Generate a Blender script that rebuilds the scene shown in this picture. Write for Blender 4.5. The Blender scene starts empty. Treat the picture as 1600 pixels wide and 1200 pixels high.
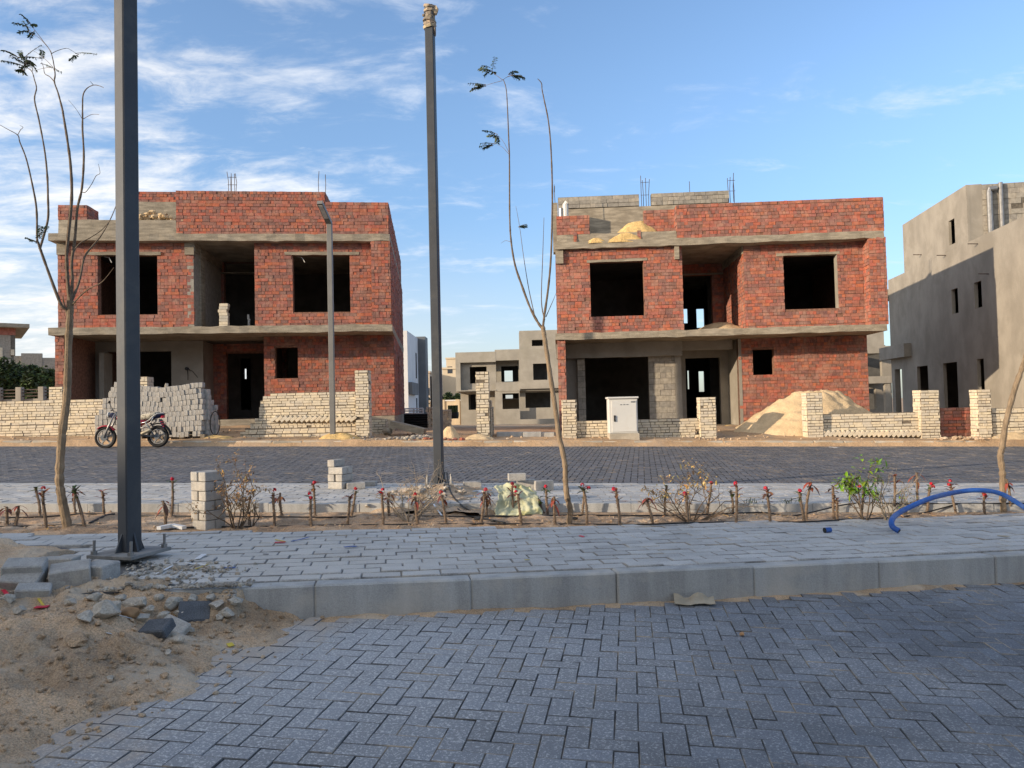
import bpy, bmesh, math, random
from mathutils import Vector, Matrix, noise
R_ = math.radians
rnd = random.Random(7)
SC = bpy.context.scene
# ------------------------------------------------------------------ camera
FPX = 1150.0
CAMH = 1.25
PITCH = math.atan(35/FPX)
ROLL = 0.0235
S_ = 0.0235                       # the street falls gently to the right
F0 = Vector((0, math.cos(PITCH), math.sin(PITCH)))
U0 = Vector((0, -math.sin(PITCH), math.cos(PITCH)))
X0 = Vector((1, 0, 0))
CU = U0*math.cos(ROLL) + X0*math.sin(ROLL)
CR = X0*math.cos(ROLL) - U0*math.sin(ROLL)
CP = Vector((0, 0, CAMH))
cam = bpy.data.cameras.new('camera')
camo = bpy.data.objects.new('camera', cam)
SC.collection.objects.link(camo)
M = Matrix((CR, CU, -F0)).transposed().to_4x4()
M.translation = CP
camo.matrix_world = M
cam.sensor_width = 36
cam.lens = 36*FPX/1600
cam.clip_start = 0.05
cam.clip_end = 6000
SC.camera = camo
# ------------------------------------------------------------------ light
SUN_A, SUN_E = R_(26.5), R_(11.5)
sdir = Vector((-math.cos(SUN_E)*math.cos(SUN_A), -math.cos(SUN_E)*math.sin(SUN_A), math.sin(SUN_E)))
sl = bpy.data.lights.new('sun', 'SUN')
sl.energy = 3.5
sl.angle = R_(0.6)
sl.color = (1.0, 0.81, 0.59)
so = bpy.data.objects.new('sun', sl)
SC.collection.objects.link(so)
so.rotation_euler = sdir.to_track_quat('Z', 'Y').to_euler()
so.location = (-20, -20, 30)
SC.view_settings.view_transform = 'Standard'
SC.view_settings.look = 'None'
SC.view_settings.gamma = 1
SC.view_settings.exposure = 0.75
SKY_STRENGTH = 0.122
w = bpy.data.worlds.new('World')
SC.world = w
w.use_nodes = True
nt = w.node_tree
for n in list(nt.nodes): nt.nodes.remove(n)
class NG:
    """small helper for node trees"""
    def __init__(s, tree): s.t = tree
    def n(s, typ, **kw):
        nd = s.t.nodes.new(typ)
        for k, v in kw.items():
            if k.startswith('i_'):
                key = k[2:]
                key = int(key) if key.isdigit() else key.replace('_', ' ')
                s.set(nd.inputs[key], v)
            else: setattr(nd, k, v)
        return nd
    def set(s, sock, v):
        if isinstance(v, bpy.types.NodeSocket): s.t.links.new(v, sock)
        else: sock.default_value = v
    def math(s, op, a, b=None, c=None, clamp=False):
        nd = s.t.nodes.new('ShaderNodeMath'); nd.operation = op; nd.use_clamp = clamp
        s.set(nd.inputs[0], a)
        if b is not None: s.set(nd.inputs[1], b)
        if c is not None: s.set(nd.inputs[2], c)
        return nd.outputs[0]
    def mix(s, f, a, b, blend='MIX'):
        nd = s.t.nodes.new('ShaderNodeMix'); nd.data_type = 'RGBA'; nd.blend_type = blend
        s.set(nd.inputs[0], f); s.set(nd.inputs[6], a); s.set(nd.inputs[7], b)
        return nd.outputs[2]
    def ramp(s, f, stops):
        nd = s.t.nodes.new('ShaderNodeMapRange'); nd.interpolation_type = 'SMOOTHSTEP'
        s.set(nd.inputs[0], f)
        nd.inputs[1].default_value, nd.inputs[2].default_value = stops[0], stops[1]
        nd.inputs[3].default_value = stops[2] if len(stops) > 2 else 0
        nd.inputs[4].default_value = stops[3] if len(stops) > 3 else 1
        return nd.outputs[0]
    def noise(s, vec, scale, detail=4, rough=.55, dist=0, dims='3D'):
        nd = s.t.nodes.new('ShaderNodeTexNoise'); nd.noise_dimensions = dims
        s.set(nd.inputs['Vector'], vec)
        nd.inputs['Scale'].default_value = scale; nd.inputs['Detail'].default_value = detail
        nd.inputs['Roughness'].default_value = rough; nd.inputs['Distortion'].default_value = dist
        return nd.outputs[0]
    def mapping(s, vec, loc=(0,0,0), rot=(0,0,0), scale=(1,1,1)):
        nd = s.t.nodes.new('ShaderNodeMapping')
        s.set(nd.inputs[0], vec)
        nd.inputs[1].default_value = loc; nd.inputs[2].default_value = rot; nd.inputs[3].default_value = scale
        return nd.outputs[0]
g = NG(nt)
sky = g.n('ShaderNodeTexSky', sky_type='NISHITA', sun_disc=False, sun_elevation=SUN_E,
          sun_rotation=math.atan2(sdir.x, sdir.y), air_density=1.0, dust_density=1.2, ozone_density=2.2, altitude=100)
tc = g.n('ShaderNodeTexCoord')
sx = g.n('ShaderNodeSeparateXYZ', i_0=tc.outputs['Generated'])
dx, dy, dz = sx.outputs
zz = g.math('ADD', g.math('MAXIMUM', dz, 0.0), 0.16)
cx, cy = g.math('DIVIDE', dx, zz), g.math('DIVIDE', dy, zz)
cv = g.n('ShaderNodeCombineXYZ', i_0=cx, i_1=cy, i_2=0.0).outputs[0]
m1 = g.mapping(cv, rot=(0, 0, R_(-16)), scale=(0.80, 1.55, 1), loc=(3.1, 1.3, 0))
n1 = g.noise(m1, 2.1, 8, .62, .45)
m2 = g.mapping(cv, rot=(0, 0, R_(-24)), scale=(1.5, 2.5, 1), loc=(7.3, 2.2, 0))
n2 = g.noise(m2, 3.6, 6, .64, .6)
nn = g.math('ADD', g.math('MULTIPLY', n1, .68), g.math('MULTIPLY', n2, .32))
az = g.math('ARCTAN2', dx, dy)                       # 0 ahead, negative left
left = g.ramp(az, (-0.60, 0.22, 0.105, -0.018))
left = g.math('ADD', left, g.ramp(dy, (-.35, .1, .16, 0)))  # extra cloud behind the camera, added to lift the ambient light
cm = g.ramp(g.math('ADD', nn, left), (0.52, 0.77))

low = g.ramp(dz, (0.0, 0.27, 1, 0))                   # pale band low over the horizon
lowc = g.math('MULTIPLY', low, g.ramp(az, (-0.6, 0.45, .85, .2)))
gain = g.mix(g.ramp(dz, (0.02, 0.42)), (0.98, 1.08, 1.30, 1), (1.42, 1.45, 1.56, 1))
skyc = g.mix(1.0, sky.outputs[0], gain, 'MULTIPLY')
skyc = g.mix(lowc, skyc, (4.5, 4.55, 4.7, 1))
warm = g.ramp(az, (-0.55, 0.0, 1, 0))
cloudc = g.mix(warm, (4.6, 4.95, 5.5, 1), (6.1, 5.9, 5.6, 1))
skyc = g.mix(g.math('MULTIPLY', cm, .88), skyc, cloudc)
bg = g.n('ShaderNodeBackground', i_0=skyc, i_1=SKY_STRENGTH)
out = g.n('ShaderNodeOutputWorld', i_0=bg.outputs[0])

# ------------------------------------------------------------------ pixel -> place
def ray(px, py): return F0 + CR*((px-800)/FPX) + CU*((600-py)/FPX)
def at(px, py, Y):
    r = ray(px, py); return CP + r*(Y/r.y)
def on(px, py, h):
    """point where the sight line meets the (tilted) level h"""
    r = ray(px, py); t = (h-CAMH)/(r.z + S_*r.x); return CP + r*t
def clamp(v, a, b): return a if v < a else b if v > b else v
def lerp(t, pts):
    if t <= pts[0][0]: return pts[0][1]
    for (a, u), (b, v) in zip(pts, pts[1:]):
        if t <= b: return u + (v-u)*(t-a)/(b-a)
    return pts[-1][1]
def y_kerb(x): x = clamp(x, -8, 12); return 4.6 + .175*x + .006*x*x
def y_bed(x): x = clamp(x, -8, 9); return 6.46 + .118*x + .0083*x*x
Y_BED2 = 8.0
Y_DROP = 10.1
Y_FAR = 19.6
def tilt(x, y): return -S_*clamp(x, -28, 28)*lerp(y, [(40, 1), (75, 0)])
def road_z(x, y): return lerp(y, [(10, .02), (19.6, .19)]) + tilt(x, y)
def verge_z(x, y):
    side = 1 if x < -3.9 else 0
    base = lerp(y, [(19.6, .34), (20.6, .38), (21.6, .45), (24, .62), (30, .5), (45, .1), (66, -.36), (120, -.8)])
    if -4.2 < x < 2.0: base = lerp(y, [(19.6, .34), (21, .38), (24, .40), (30, .38), (45, .1), (66, -.36), (120, -.8)])
    return base + tilt(x, y)
def ground_pt(px, py):
    """march the sight line to whatever surface lies there"""
    r = ray(px, py); t = 1.0
    while t < 400:
        p = CP + r*t
        if p.z <= surf_z(p.x, p.y): return Vector((p.x, p.y, surf_z(p.x, p.y)))
        t += .02 if t < 30 else .2
    return p
def surf_z(x, y):
    if y < y_kerb(x): return tilt(x, y)
    if y < y_bed(x): return .2 + tilt(x, y)
    if y < Y_BED2: return .13 + tilt(x, y)
    if y < Y_DROP: return .2 + tilt(x, y)
    if y < Y_FAR: return road_z(x, y)
    return verge_z(x, y)
def fbm(x, y, z=0, o=4):
    return noise.fractal(Vector((x, y, z)), 1.0, 2.0, o)

# ------------------------------------------------------------------ objects
def tag(o, label=None, cat=None, group=None, kind=None):
    if label: o['label'] = label
    if cat: o['category'] = cat
    if group: o['group'] = group
    if kind: o['kind'] = kind
    return o
def empty(name, loc, label, cat, group=None, rz=0):
    o = bpy.data.objects.new(name, None)
    SC.collection.objects.link(o)
    o.location = loc; o.rotation_euler = (0, 0, rz); o.empty_display_size = .1
    return tag(o, label, cat, group)
def copy_tree(o, parent=None):
    c = o.copy(); SC.collection.objects.link(c)
    if parent: c.parent = parent
    for ch in [k for k in SC.objects if k.parent == o]: copy_tree(ch, c)
    return c
class MB:
    def __init__(s): s.v = []; s.f = []; s.m = []
    def add(s, vs, fs, mi=0):
        b = len(s.v); s.v.extend([tuple(v) for v in vs])
        for f in fs: s.f.append([b+i for i in f]); s.m.append(mi)
    def obox(s, c, ax, ay, az_, mi=0, skip=()):
        """box from centre and three half axes"""
        c = Vector(c); ax = Vector(ax); ay = Vector(ay); az_ = Vector(az_)
        vs = [c+ax*i+ay*j+az_*k for k in (-1, 1) for j in (-1, 1) for i in (-1, 1)]
        fs = [(0,2,3,1), (4,5,7,6), (0,1,5,4), (2,6,7,3), (0,4,6,2), (1,3,7,5)]
        s.add(vs, [f for i, f in enumerate(fs) if i not in skip], mi)
    def box(s, a, b, mi=0):
        s.obox([(a[i]+b[i])/2 for i in range(3)], ((b[0]-a[0])/2,0,0), (0,(b[1]-a[1])/2,0), (0,0,(b[2]-a[2])/2), mi)
    def bevbox(s, M, hx, hy, hz, bv, mi=0):
        """bevelled box, placed by a matrix"""
        vs = []; idx = {}
        for sx_ in (-1, 1):
            for sy_ in (-1, 1):
                for sz_ in (-1, 1):
                    for k in range(3):
                        p = [sx_*(hx-bv), sy_*(hy-bv), sz_*(hz-bv)]
                        p[k] = (sx_, sy_, sz_)[k]*(hx, hy, hz)[k]
                        idx[(sx_, sy_, sz_, k)] = len(vs); vs.append(M @ Vector(p))
        fs = []
        for k in range(3):
            a, b = [(1,2), (2,0), (0,1)][k]
            for sg in (-1, 1):
                q = []
                for (i, j) in ((-1,-1), (1,-1), (1,1), (-1,1)):
                    t = [0,0,0]; t[k] = sg; t[a] = i; t[b] = j
                    q.append(idx[(t[0],t[1],t[2],k)])
                fs.append(q if sg > 0 else q[::-1])
        for k in range(3):
            a, b = [(1,2), (2,0), (0,1)][k]
            for i in (-1, 1):
                for j in (-1, 1):
                    t0 = [0,0,0]; t0[a] = i; t0[b] = j
                    t1 = list(t0); t0[k] = -1; t1[k] = 1
                    q = [idx[(*t0,a)], idx[(*t1,a)], idx[(*t1,b)], idx[(*t0,b)]]
                    fs.append(q if i*j < 0 else q[::-1])
        for sx_ in (-1, 1):
            for sy_ in (-1, 1):
                for sz_ in (-1, 1):
                    q = [idx[(sx_,sy_,sz_,k)] for k in range(3)]
                    fs.append(q if sx_*sy_*sz_ > 0 else q[::-1])
        s.add(vs, fs, mi)
    def tube(s, pts, rad, seg=8, mi=0, cap=True, twist=0):
        pts = [Vector(p) for p in pts]; n = len(pts)
        if not hasattr(rad, '__len__'): rad = [rad]*n
        rings = []; ref = None
        for i, p in enumerate(pts):
            d = (pts[min(i+1, n-1)] - pts[max(i-1, 0)])
            d = d.normalized() if d.length > 1e-9 else Vector((0,0,1))
            if ref is None:
                ref = d.orthogonal().normalized()
            ref = (ref - d*ref.dot(d))
            ref = ref.normalized() if ref.length > 1e-6 else d.orthogonal().normalized()
            bt = d.cross(ref)
            rings.append([p + (ref*math.cos(2*math.pi*k/seg+twist) + bt*math.sin(2*math.pi*k/seg+twist))*rad[i] for k in range(seg)])
        vs = [v for r in rings for v in r]; fs = []
        for i in range(n-1):
            for k in range(seg):
                fs.append((i*seg+k, i*seg+(k+1)%seg, (i+1)*seg+(k+1)%seg, (i+1)*seg+k))
        if cap:
            fs.append(tuple(range(seg))[::-1]); fs.append(tuple((n-1)*seg+k for k in range(seg)))
        s.add(vs, fs, mi)
    def rock(s, c, r, sc=(1,1,1), seed=0, sub=2, jag=.35, mi=0, rot=None):
        bm = bmesh.new(); bmesh.ops.create_icosphere(bm, subdivisions=sub, radius=1)
        rr = random.Random(seed)
        off = Vector((rr.uniform(-50,50), rr.uniform(-50,50), rr.uniform(-50,50)))
        planes = [(Vector((rr.gauss(0,1), rr.gauss(0,1), rr.gauss(0,1))).normalized(), rr.uniform(.5,.85)) for _ in range(11)]
        rm = Matrix.Rotation(rr.uniform(0,6.28), 3, 'Z') @ Matrix.Rotation(rr.uniform(-.5,.5), 3, 'X') if rot is None else rot
        vs = []
        for v in bm.verts:
            p = v.co.copy()*(1+jag*noise.noise(p3(v.co*1.6+off)))
            for nrm, d in planes:
                e = p.dot(nrm)
                if e > d: p -= nrm*(e-d)
            p = Vector((p.x*sc[0], p.y*sc[1], p.z*sc[2]))*r
            vs.append(Vector(c)+rm @ p)
        fs = [[x.index for x in f.verts] for f in bm.faces]
        bm.free(); s.add(vs, fs, mi)
    def build(s, name, mats, parent=None, loc=None, local=False, smooth=False):
        if not isinstance(mats, (list, tuple)): mats = [mats]
        me = bpy.data.meshes.new(name)
        o = bpy.data.objects.new(name, me)
        off = Vector((0,0,0))
        if not local:
            if loc is not None: off = Vector(loc); o.location = loc
            elif parent is not None:
                off = Vector(parent.location)
                if parent.parent: off = off + Vector(parent.parent.location)
        me.from_pydata([(v[0]-off.x, v[1]-off.y, v[2]-off.z) for v in s.v], [], s.f)
        for m_ in mats: me.materials.append(m_)
        if len(mats) > 1: me.polygons.foreach_set('material_index', s.m)
        if smooth: me.polygons.foreach_set('use_smooth', [True]*len(s.f))
        me.update()
        SC.collection.objects.link(o)
        if parent is not None: o.parent = parent
        return o
def p3(v): return Vector((v[0], v[1], v[2]))

# ------------------------------------------------------------------ materials
def mat(name, col, var=.25, scale=6, rough=.85, bump=0.0, bscale=40, island=0.0, hue=0.0, stain=None, stain_scale=1.2,
        stain_amt=.5, spec=.3, metal=0, fine=0.0, fscale=90, coords='Object', stretch=(1,1,1), dist=.012, trans=0):
    m_ = bpy.data.materials.new(name); m_.use_nodes = True
    t = m_.node_tree
    b = t.nodes['Principled BSDF']; k = NG(t)
    tcn = k.n('ShaderNodeTexCoord'); v = tcn.outputs[coords]
    vs = k.mapping(v, scale=stretch)
    n_ = k.noise(vs, scale, 5, .6)
    fac = k.ramp(n_, (.3, .7, 1-var, 1+var))
    if island:
        ge = k.n('ShaderNodeNewGeometry')
        isl = ge.outputs['Random Per Island']
        fac = k.math('MULTIPLY', fac, k.math('MULTIPLY_ADD', isl, 2*island, 1-island))
    if fine:
        nf = k.noise(v, fscale, 2, .7)
        fac = k.math('MULTIPLY', fac, k.ramp(nf, (.3, .7, 1-fine, 1+fine)))
    c4 = (*col, 1)
    base = k.n('ShaderNodeHueSaturation', i_Color=c4)
    if island and hue:
        wn = k.n('ShaderNodeTexWhiteNoise', noise_dimensions='1D'); k.set(wn.inputs['W'], isl)
        k.set(base.inputs['Hue'], k.math('MULTIPLY_ADD', wn.outputs[0], hue*2, .5-hue))
        k.set(base.inputs['Saturation'], k.math('MULTIPLY_ADD', isl, .4, .8))
    k.set(base.inputs['Value'], fac)
    c = base.outputs[0]
    if stain:
        ns = k.noise(v, stain_scale, 6, .65, .4)
        c = k.mix(k.math('MULTIPLY', k.ramp(ns, (.48, .66)), stain_amt), c, (*stain, 1))
    k.set(b.inputs['Base Color'], c)
    b.inputs['Roughness'].default_value = rough
    b.inputs['Metallic'].default_value = metal
    b.inputs['Specular IOR Level'].default_value = spec
    if bump:
        nb = k.noise(v, bscale, 6, .65)
        bp = k.n('ShaderNodeBump'); bp.inputs['Strength'].default_value = bump; bp.inputs['Distance'].default_value = dist
        k.set(bp.inputs['Height'], nb); k.set(b.inputs['Normal'], bp.outputs[0])
    if trans:
        b.inputs['Subsurface Weight'].default_value = 0
    return m_
RED = mat('red_clay_brick', (.315,.130,.096), .22, 9, .9, .35, 60, .34, .007, stain=(.47,.29,.22), stain_scale=2.4, stain_amt=.38)
MORT = mat('brick_mortar', (.22,.115,.08), .3, 12, .95, .4, 50)
MORTG = mat('grey_mortar', (.17,.14,.105), .3, 12, .95, .4, 50)
WHITE = mat('white_sand_lime_brick', (.62,.545,.42), .10, 9, .9, .3, 60, .11, .004, stain=(.48,.40,.29), stain_scale=1.3, stain_amt=.45)
MORTD = mat('dark_open_joint', (.12,.105,.085), .3, 12, .95)
GBLOCK = mat('grey_cement_block', (.30,.275,.235), .18, 8, .92, .4, 50, .18, .006)
CONC = mat('cast_concrete', (.30,.26,.20), .28, 2.2, .9, .5, 25, stain=(.19,.16,.12), stain_scale=1.1, stain_amt=.55, stretch=(1,1,5), fine=.12)
PLAS = mat('rough_cement_render', (.30,.275,.235), .14, 1.3, .92, .35, 30, stain=(.22,.20,.165), stain_scale=.55, stain_amt=.6, fine=.08, stretch=(1,1,.6))
PLASG = mat('grey_cement_render', (.30,.275,.235), .14, 1.3, .92, .35, 30, stain=(.22,.205,.18), stain_scale=.7, stain_amt=.5, fine=.08)
PLASB = mat('weathered_concrete_render', (.33,.305,.26), .14, .8, .92, .2, 20, stain=(.27,.25,.2), stain_scale=.4, stain_amt=.5)
INNER = mat('shade_darkened_interior_concrete', (.10,.095,.085), .2, 2, .95)  # room shade put into the colour, darker than real concrete
SAND = mat('builders_sand', (.60,.45,.27), .16, 3, .95, .9, 22, fine=.14, fscale=120, dist=.03)
SANDY = mat('yellow_sand', (.63,.43,.18), .2, 10, .95, .7, 25, fine=.2, fscale=60, dist=.03)
DIRT = mat('sandy_dirt', (.50,.36,.235), .3, 2.2, .96, 1.0, 26, fine=.3, fscale=130, stain=(.62,.52,.40), stain_scale=1.9, stain_amt=.8, dist=.04)
VERGE = mat('dusty_ground', (.46,.305,.175), .25, 1.1, .96, .6, 12, fine=.2, fscale=40, stain=(.34,.27,.2), stain_scale=.6, stain_amt=.8, dist=.03)
SOIL = mat('planting_soil', (.40,.275,.175), .25, 3, .96, 1.0, 20, fine=.28, fscale=90, stain=(.52,.42,.31), stain_scale=2.0, stain_amt=.7, dist=.03)
STEEL = mat('rebar_steel', (.10,.075,.06), .3, 20, .6, metal=.4)
POLE = mat('dark_grey_pole_paint', (.044,.050,.060), .12, 2.0, .5, .05, 30, fine=.06, fscale=200, stain=(.10,.098,.09), stain_scale=2.4, stain_amt=.4, spec=.35)
BLOCK = mat('grey_concrete_paver', (.40,.385,.355), .14, 14, .92, .6, 110, .14, .004, fine=.2, fscale=150, stain=(.50,.47,.41), stain_scale=7, stain_amt=.5)
BLOCKD = mat('dark_concrete_paver', (.11,.12,.135), .14, 14, .92, .6, 110, .14, fine=.25, fscale=150)
STONE = mat('rubble_stone', (.34,.315,.275), .25, 9, .93, .8, 50, .3, .01, fine=.2, fscale=120, stain=(.42,.33,.24), stain_scale=6, stain_amt=.6)
KERB = mat('kerb_concrete', (.37,.375,.37), .16, 7, .9, .4, 60, .06, fine=.12, fscale=140, stain=(.50,.47,.42), stain_scale=2.2, stain_amt=.6, stretch=(1,1,.12))
KERBF = mat('dusty_kerb_concrete', (.45,.40,.32), .2, 3, .9, .4, 60, .26, fine=.1, stain=(.52,.40,.26), stain_scale=1.3, stain_amt=.7)
BARK = mat('pale_brown_bark', (.235,.175,.115), .3, 22, .9, .8, 55, stretch=(1,1,.25))
TWIG = mat('grey_brown_twig', (.14,.105,.075), .3, 25, .9)
LEAFD = mat('dark_green_leaf', (.050,.072,.026), .35, 12, .6, island=.5, hue=.02)
LEAFG = mat('fresh_green_leaf', (.15,.25,.035), .3, 12, .5, island=.45, hue=.03)
LEAFB = mat('dry_brown_leaf', (.42,.27,.14), .3, 12, .8, island=.45, hue=.02)
LEAFR = mat('wilted_reddish_leaf', (.165,.072,.045), .3, 14, .7, island=.5, hue=.03)
STEM = mat('thorny_grey_stem', (.175,.128,.092), .35, 40, .9, .8, 90)
FLOW = mat('red_flower', (.42,.014,.03), .25, 30, .6, island=.4, hue=.01)
BLACKP = mat('black_polythene', (.018,.018,.018), .2, 20, .5)
BLUEP = mat('blue_plastic_pipe', (.020,.088,.34), .15, 9, .5, fine=.08, spec=.4, stain=(.22,.24,.30), stain_scale=5, stain_amt=.35)
CAB = mat('light_grey_cabinet_paint', (.60,.595,.565), .04, 2, .5, stain=(.5,.46,.4), stain_scale=2.2, stain_amt=.25)
BLACK = mat('black_rubber', (.016,.016,.017), .2, 15, .75)
CHROME = mat('worn_chrome', (.58,.57,.55), .15, 8, .28, metal=.9)
ALLOY = mat('dull_alloy', (.28,.28,.28), .15, 8, .45, metal=.7)
REDP = mat('red_bike_paint', (.42,.02,.045), .12, 5, .3, spec=.6)
NAVY = mat('dark_blue_bike_plastic', (.018,.022,.06), .2, 5, .4)
# ------------------------------------------------------------------ ground
def paver_mat(name, col, dust, dust_amt, isl, speck, centre=None, rad=2.0, sandy=False):
    m_ = mat(name, col, .12, 3, .82, .55, 130, isl, .004, fine=.22, fscale=160, spec=.35, dist=.006)
    t = m_.node_tree; k = NG(t); b = t.nodes['Principled BSDF']
    src = b.inputs['Base Color'].links[0].from_socket
    tcn = k.n('ShaderNodeTexCoord'); v = tcn.outputs['Object']
    n_ = k.noise(v, .9, 5, .65, .5)
    d = k.ramp(n_, (.34, .74, .08, dust_amt))
    if centre:
        sp_ = k.n('ShaderNodeSeparateXYZ', i_0=v)
        ex = k.math('SUBTRACT', sp_.outputs[0], centre[0]); ey = k.math('SUBTRACT', sp_.outputs[1], centre[1])
        r_ = k.math('SQRT', k.math('ADD', k.math('MULTIPLY', ex, ex), k.math('MULTIPLY', k.math('MULTIPLY', ey, ey), 2.6)))
        r_ = k.math('ADD', r_, k.math('MULTIPLY_ADD', n_, 1.6, -.8))
        d = k.math('MAXIMUM', d, k.ramp(r_, (rad*.55, rad*2.4, 1.0, 0)))
    sn = k.noise(v, speck, 3, .75)
    sp2 = k.ramp(sn, (.50, .64, .0, 1))
    d = k.math('MULTIPLY', d, k.math('MULTIPLY_ADD', sp2, .62, .48))
    d = k.math('ADD', d, k.math('MULTIPLY', k.ramp(sn, (.54, .66)), .21))
    res = k.mix(d, src, (*dust, 1))
    if sandy:                                   # sand trodden from the heap onto the road, thinning out away from it
        e_ = k.math('SUBTRACT', sp_.outputs[0], k.math('MULTIPLY_ADD', sp_.outputs[1], .285, -2.49))
        n3 = k.noise(v, 3.2, 6, .7, .4)
        e_ = k.math('ADD', e_, k.math('MULTIPLY_ADD', n3, -1.5, .75))
        sm_ = k.math('MULTIPLY', k.ramp(e_, (-.12, .42, .85, 0)), k.math('MULTIPLY_ADD', sp2, .5, .5))
        sm_ = k.math('MAXIMUM', sm_, k.math('MULTIPLY', k.ramp(k.noise(v, 1.3, 6, .7, .8), (.66, .74)), .6))
        res = k.mix(sm_, res, (.47, .36, .25, 1))
    k.set(b.inputs['Base Color'], res)
    return m_
ROADM = paver_mat('dark_road_paver', (.100,.112,.132), (.54,.54,.535), .50, .24, 80, (-2.0, 3.9), 1.85, True)
ROADF = paver_mat('dark_road_paver_dusty', (.118,.124,.140), (.28,.265,.24), .34, .18, 30)
PAVEM = paver_mat('grey_pavement_paver', (.42,.42,.41), (.53,.50,.45), .35, .14, 60, (-2.2, 5.0), 1.2)
JOINT = mat('sandy_joint', (.11,.105,.10), .3, 9, .95, .4, 80, fine=.2, fscale=150, stain=(.30,.26,.20), stain_scale=1.5, stain_amt=.8)
JOINTP = mat('pale_sandy_joint', (.10,.10,.10), .25, 9, .95, .4, 80, fine=.2, stain=(.40,.34,.26), stain_scale=1.6, stain_amt=.8)

EDGED = mat('shaded_dirty_road_joint_edge', (.052,.055,.062), .3, 9, .9, island=.3, fine=.2, stain=(.36,.29,.21), stain_scale=2.6, stain_amt=.75)  # chamfer shading painted as a darker paver colour, plus joint dirt
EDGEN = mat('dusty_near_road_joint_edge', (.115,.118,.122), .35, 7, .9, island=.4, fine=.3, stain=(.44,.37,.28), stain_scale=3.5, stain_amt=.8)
EDGEP = mat('shaded_dirty_pavement_joint_edge', (.30,.295,.285), .3, 9, .9, island=.35, fine=.2, stain=(.40,.35,.28), stain_scale=2.2, stain_amt=.6)  # darkened paver edges: painted chamfer shade together with joint dirt
def grid(name, xs, ys, zf, m_, kind='structure', smooth=True, curve=None):
    mb = MB(); nx = len(xs)
    for j, y in enumerate(ys):
        for x in xs:
            yy = curve(x, y) if curve else y
            mb.v.append((x, yy, zf(x, yy)))
    for j in range(len(ys)-1):
        for i in range(nx-1):
            mb.f.append([j*nx+i, j*nx+i+1, (j+1)*nx+i+1, (j+1)*nx+i]); mb.m.append(0)
    o = mb.build(name, m_, smooth=smooth); tag(o, kind=kind); return o
def frange(a, b, s):
    n = max(1, int(round((b-a)/s))); return [a+(b-a)*i/n for i in range(n+1)]

# wide ground sheet reaching the horizon; it dips under the roads
def ground_z(x, y):
    if y < 19.55: return tilt(x, y) - .12
    b = verge_z(x, y)
    if y < 60: b += .05*fbm(x*.5, y*.5) + .03*fbm(x*2.1, y*2.1, 3)*(1 if y < 27 else .3)
    return b
gx = [-1500,-600,-250,-120,-70] + frange(-40, -22, 3) + frange(-20.5, 20.5, .22) + frange(22, 40, 3) + [70,120,250,600,1500]
gy = [-300,-100,-40,-15,0,5,10,15,18,19.4,19.62] + frange(19.8, 27, .22) + frange(28, 45, 1.2) + frange(48, 75, 4) + [90,120,200,400,900,1800]
grid('ground', gx, gy, ground_z, VERGE)

def paver(mb, cx_, cy_, ang, L, W, H, zf, rr, ch=.004, gap=.0045, jit=.0016, gapw=None):
    c_, s_ = math.cos(ang), math.sin(ang)
    gapw = gapw or gap; hl, hw = L/2-gap*rr.uniform(.4,1.0), W/2-gapw*rr.uniform(.5,1.0)
    z0 = zf(cx_, cy_) + rr.gauss(0, jit)
    ta, tb = rr.gauss(0, .007), rr.gauss(0, .010)
    gxs = (zf(cx_+.1, cy_)-zf(cx_-.1, cy_))/.2; gys = (zf(cx_, cy_+.1)-zf(cx_, cy_-.1))/.2
    if abs(gxs) > .06: gxs = 0
    if abs(gys) > .06: gys = 0
    da = rr.gauss(0, .006); ca, sa = math.cos(ang+da), math.sin(ang+da)
    vs = []
    for (kl, kw, dz_) in ((0,0,-H), (0,0,-ch), (ch,ch,0)):
        for (i, j) in ((-1,-1), (1,-1), (1,1), (-1,1)):
            a_, b_ = i*(hl-kl), j*(hw-kw)
            X_, Y_ = a_*ca-b_*sa, a_*sa+b_*ca
            vs.append((cx_+X_, cy_+Y_, z0+dz_+ta*a_+tb*b_+gxs*X_+gys*Y_))
    fs = [(8,9,10,11)]
    for r_ in (0, 4):
        for q in range(4): fs.append((r_+q, r_+(q+1)%4, r_+4+(q+1)%4, r_+4+q))
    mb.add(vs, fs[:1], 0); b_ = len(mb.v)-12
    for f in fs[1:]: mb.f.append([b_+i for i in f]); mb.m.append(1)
def herringbone(mb, ang, inside, x0, x1, y0, y1, zf, rr, W=.1, **kw):
    c_, s_ = math.cos(ang), math.sin(ang)
    cs = [(x*c_+y*s_, -x*s_+y*c_) for x in (x0, x1) for y in (y0, y1)]
    i0, i1 = int(min(c[0] for c in cs)/W)-2, int(max(c[0] for c in cs)/W)+2
    j0, j1 = int(min(c[1] for c in cs)/W)-2, int(max(c[1] for c in cs)/W)+2
    for i in range(i0, i1):
        for j in range(j0, j1):
            t = (i-j) % 4
            if t == 0: u, v, a = (i+1)*W, (j+.5)*W, 0
            elif t == 3: u, v, a = (i+.5)*W, (j+1)*W, math.pi/2
            else: continue
            X_, Y_ = u*c_-v*s_, u*s_+v*c_
            if inside(X_, Y_): paver(mb, X_, Y_, ang+a, 2*W, W, .05, zf, rr, **kw)
rr = random.Random(3)
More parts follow.
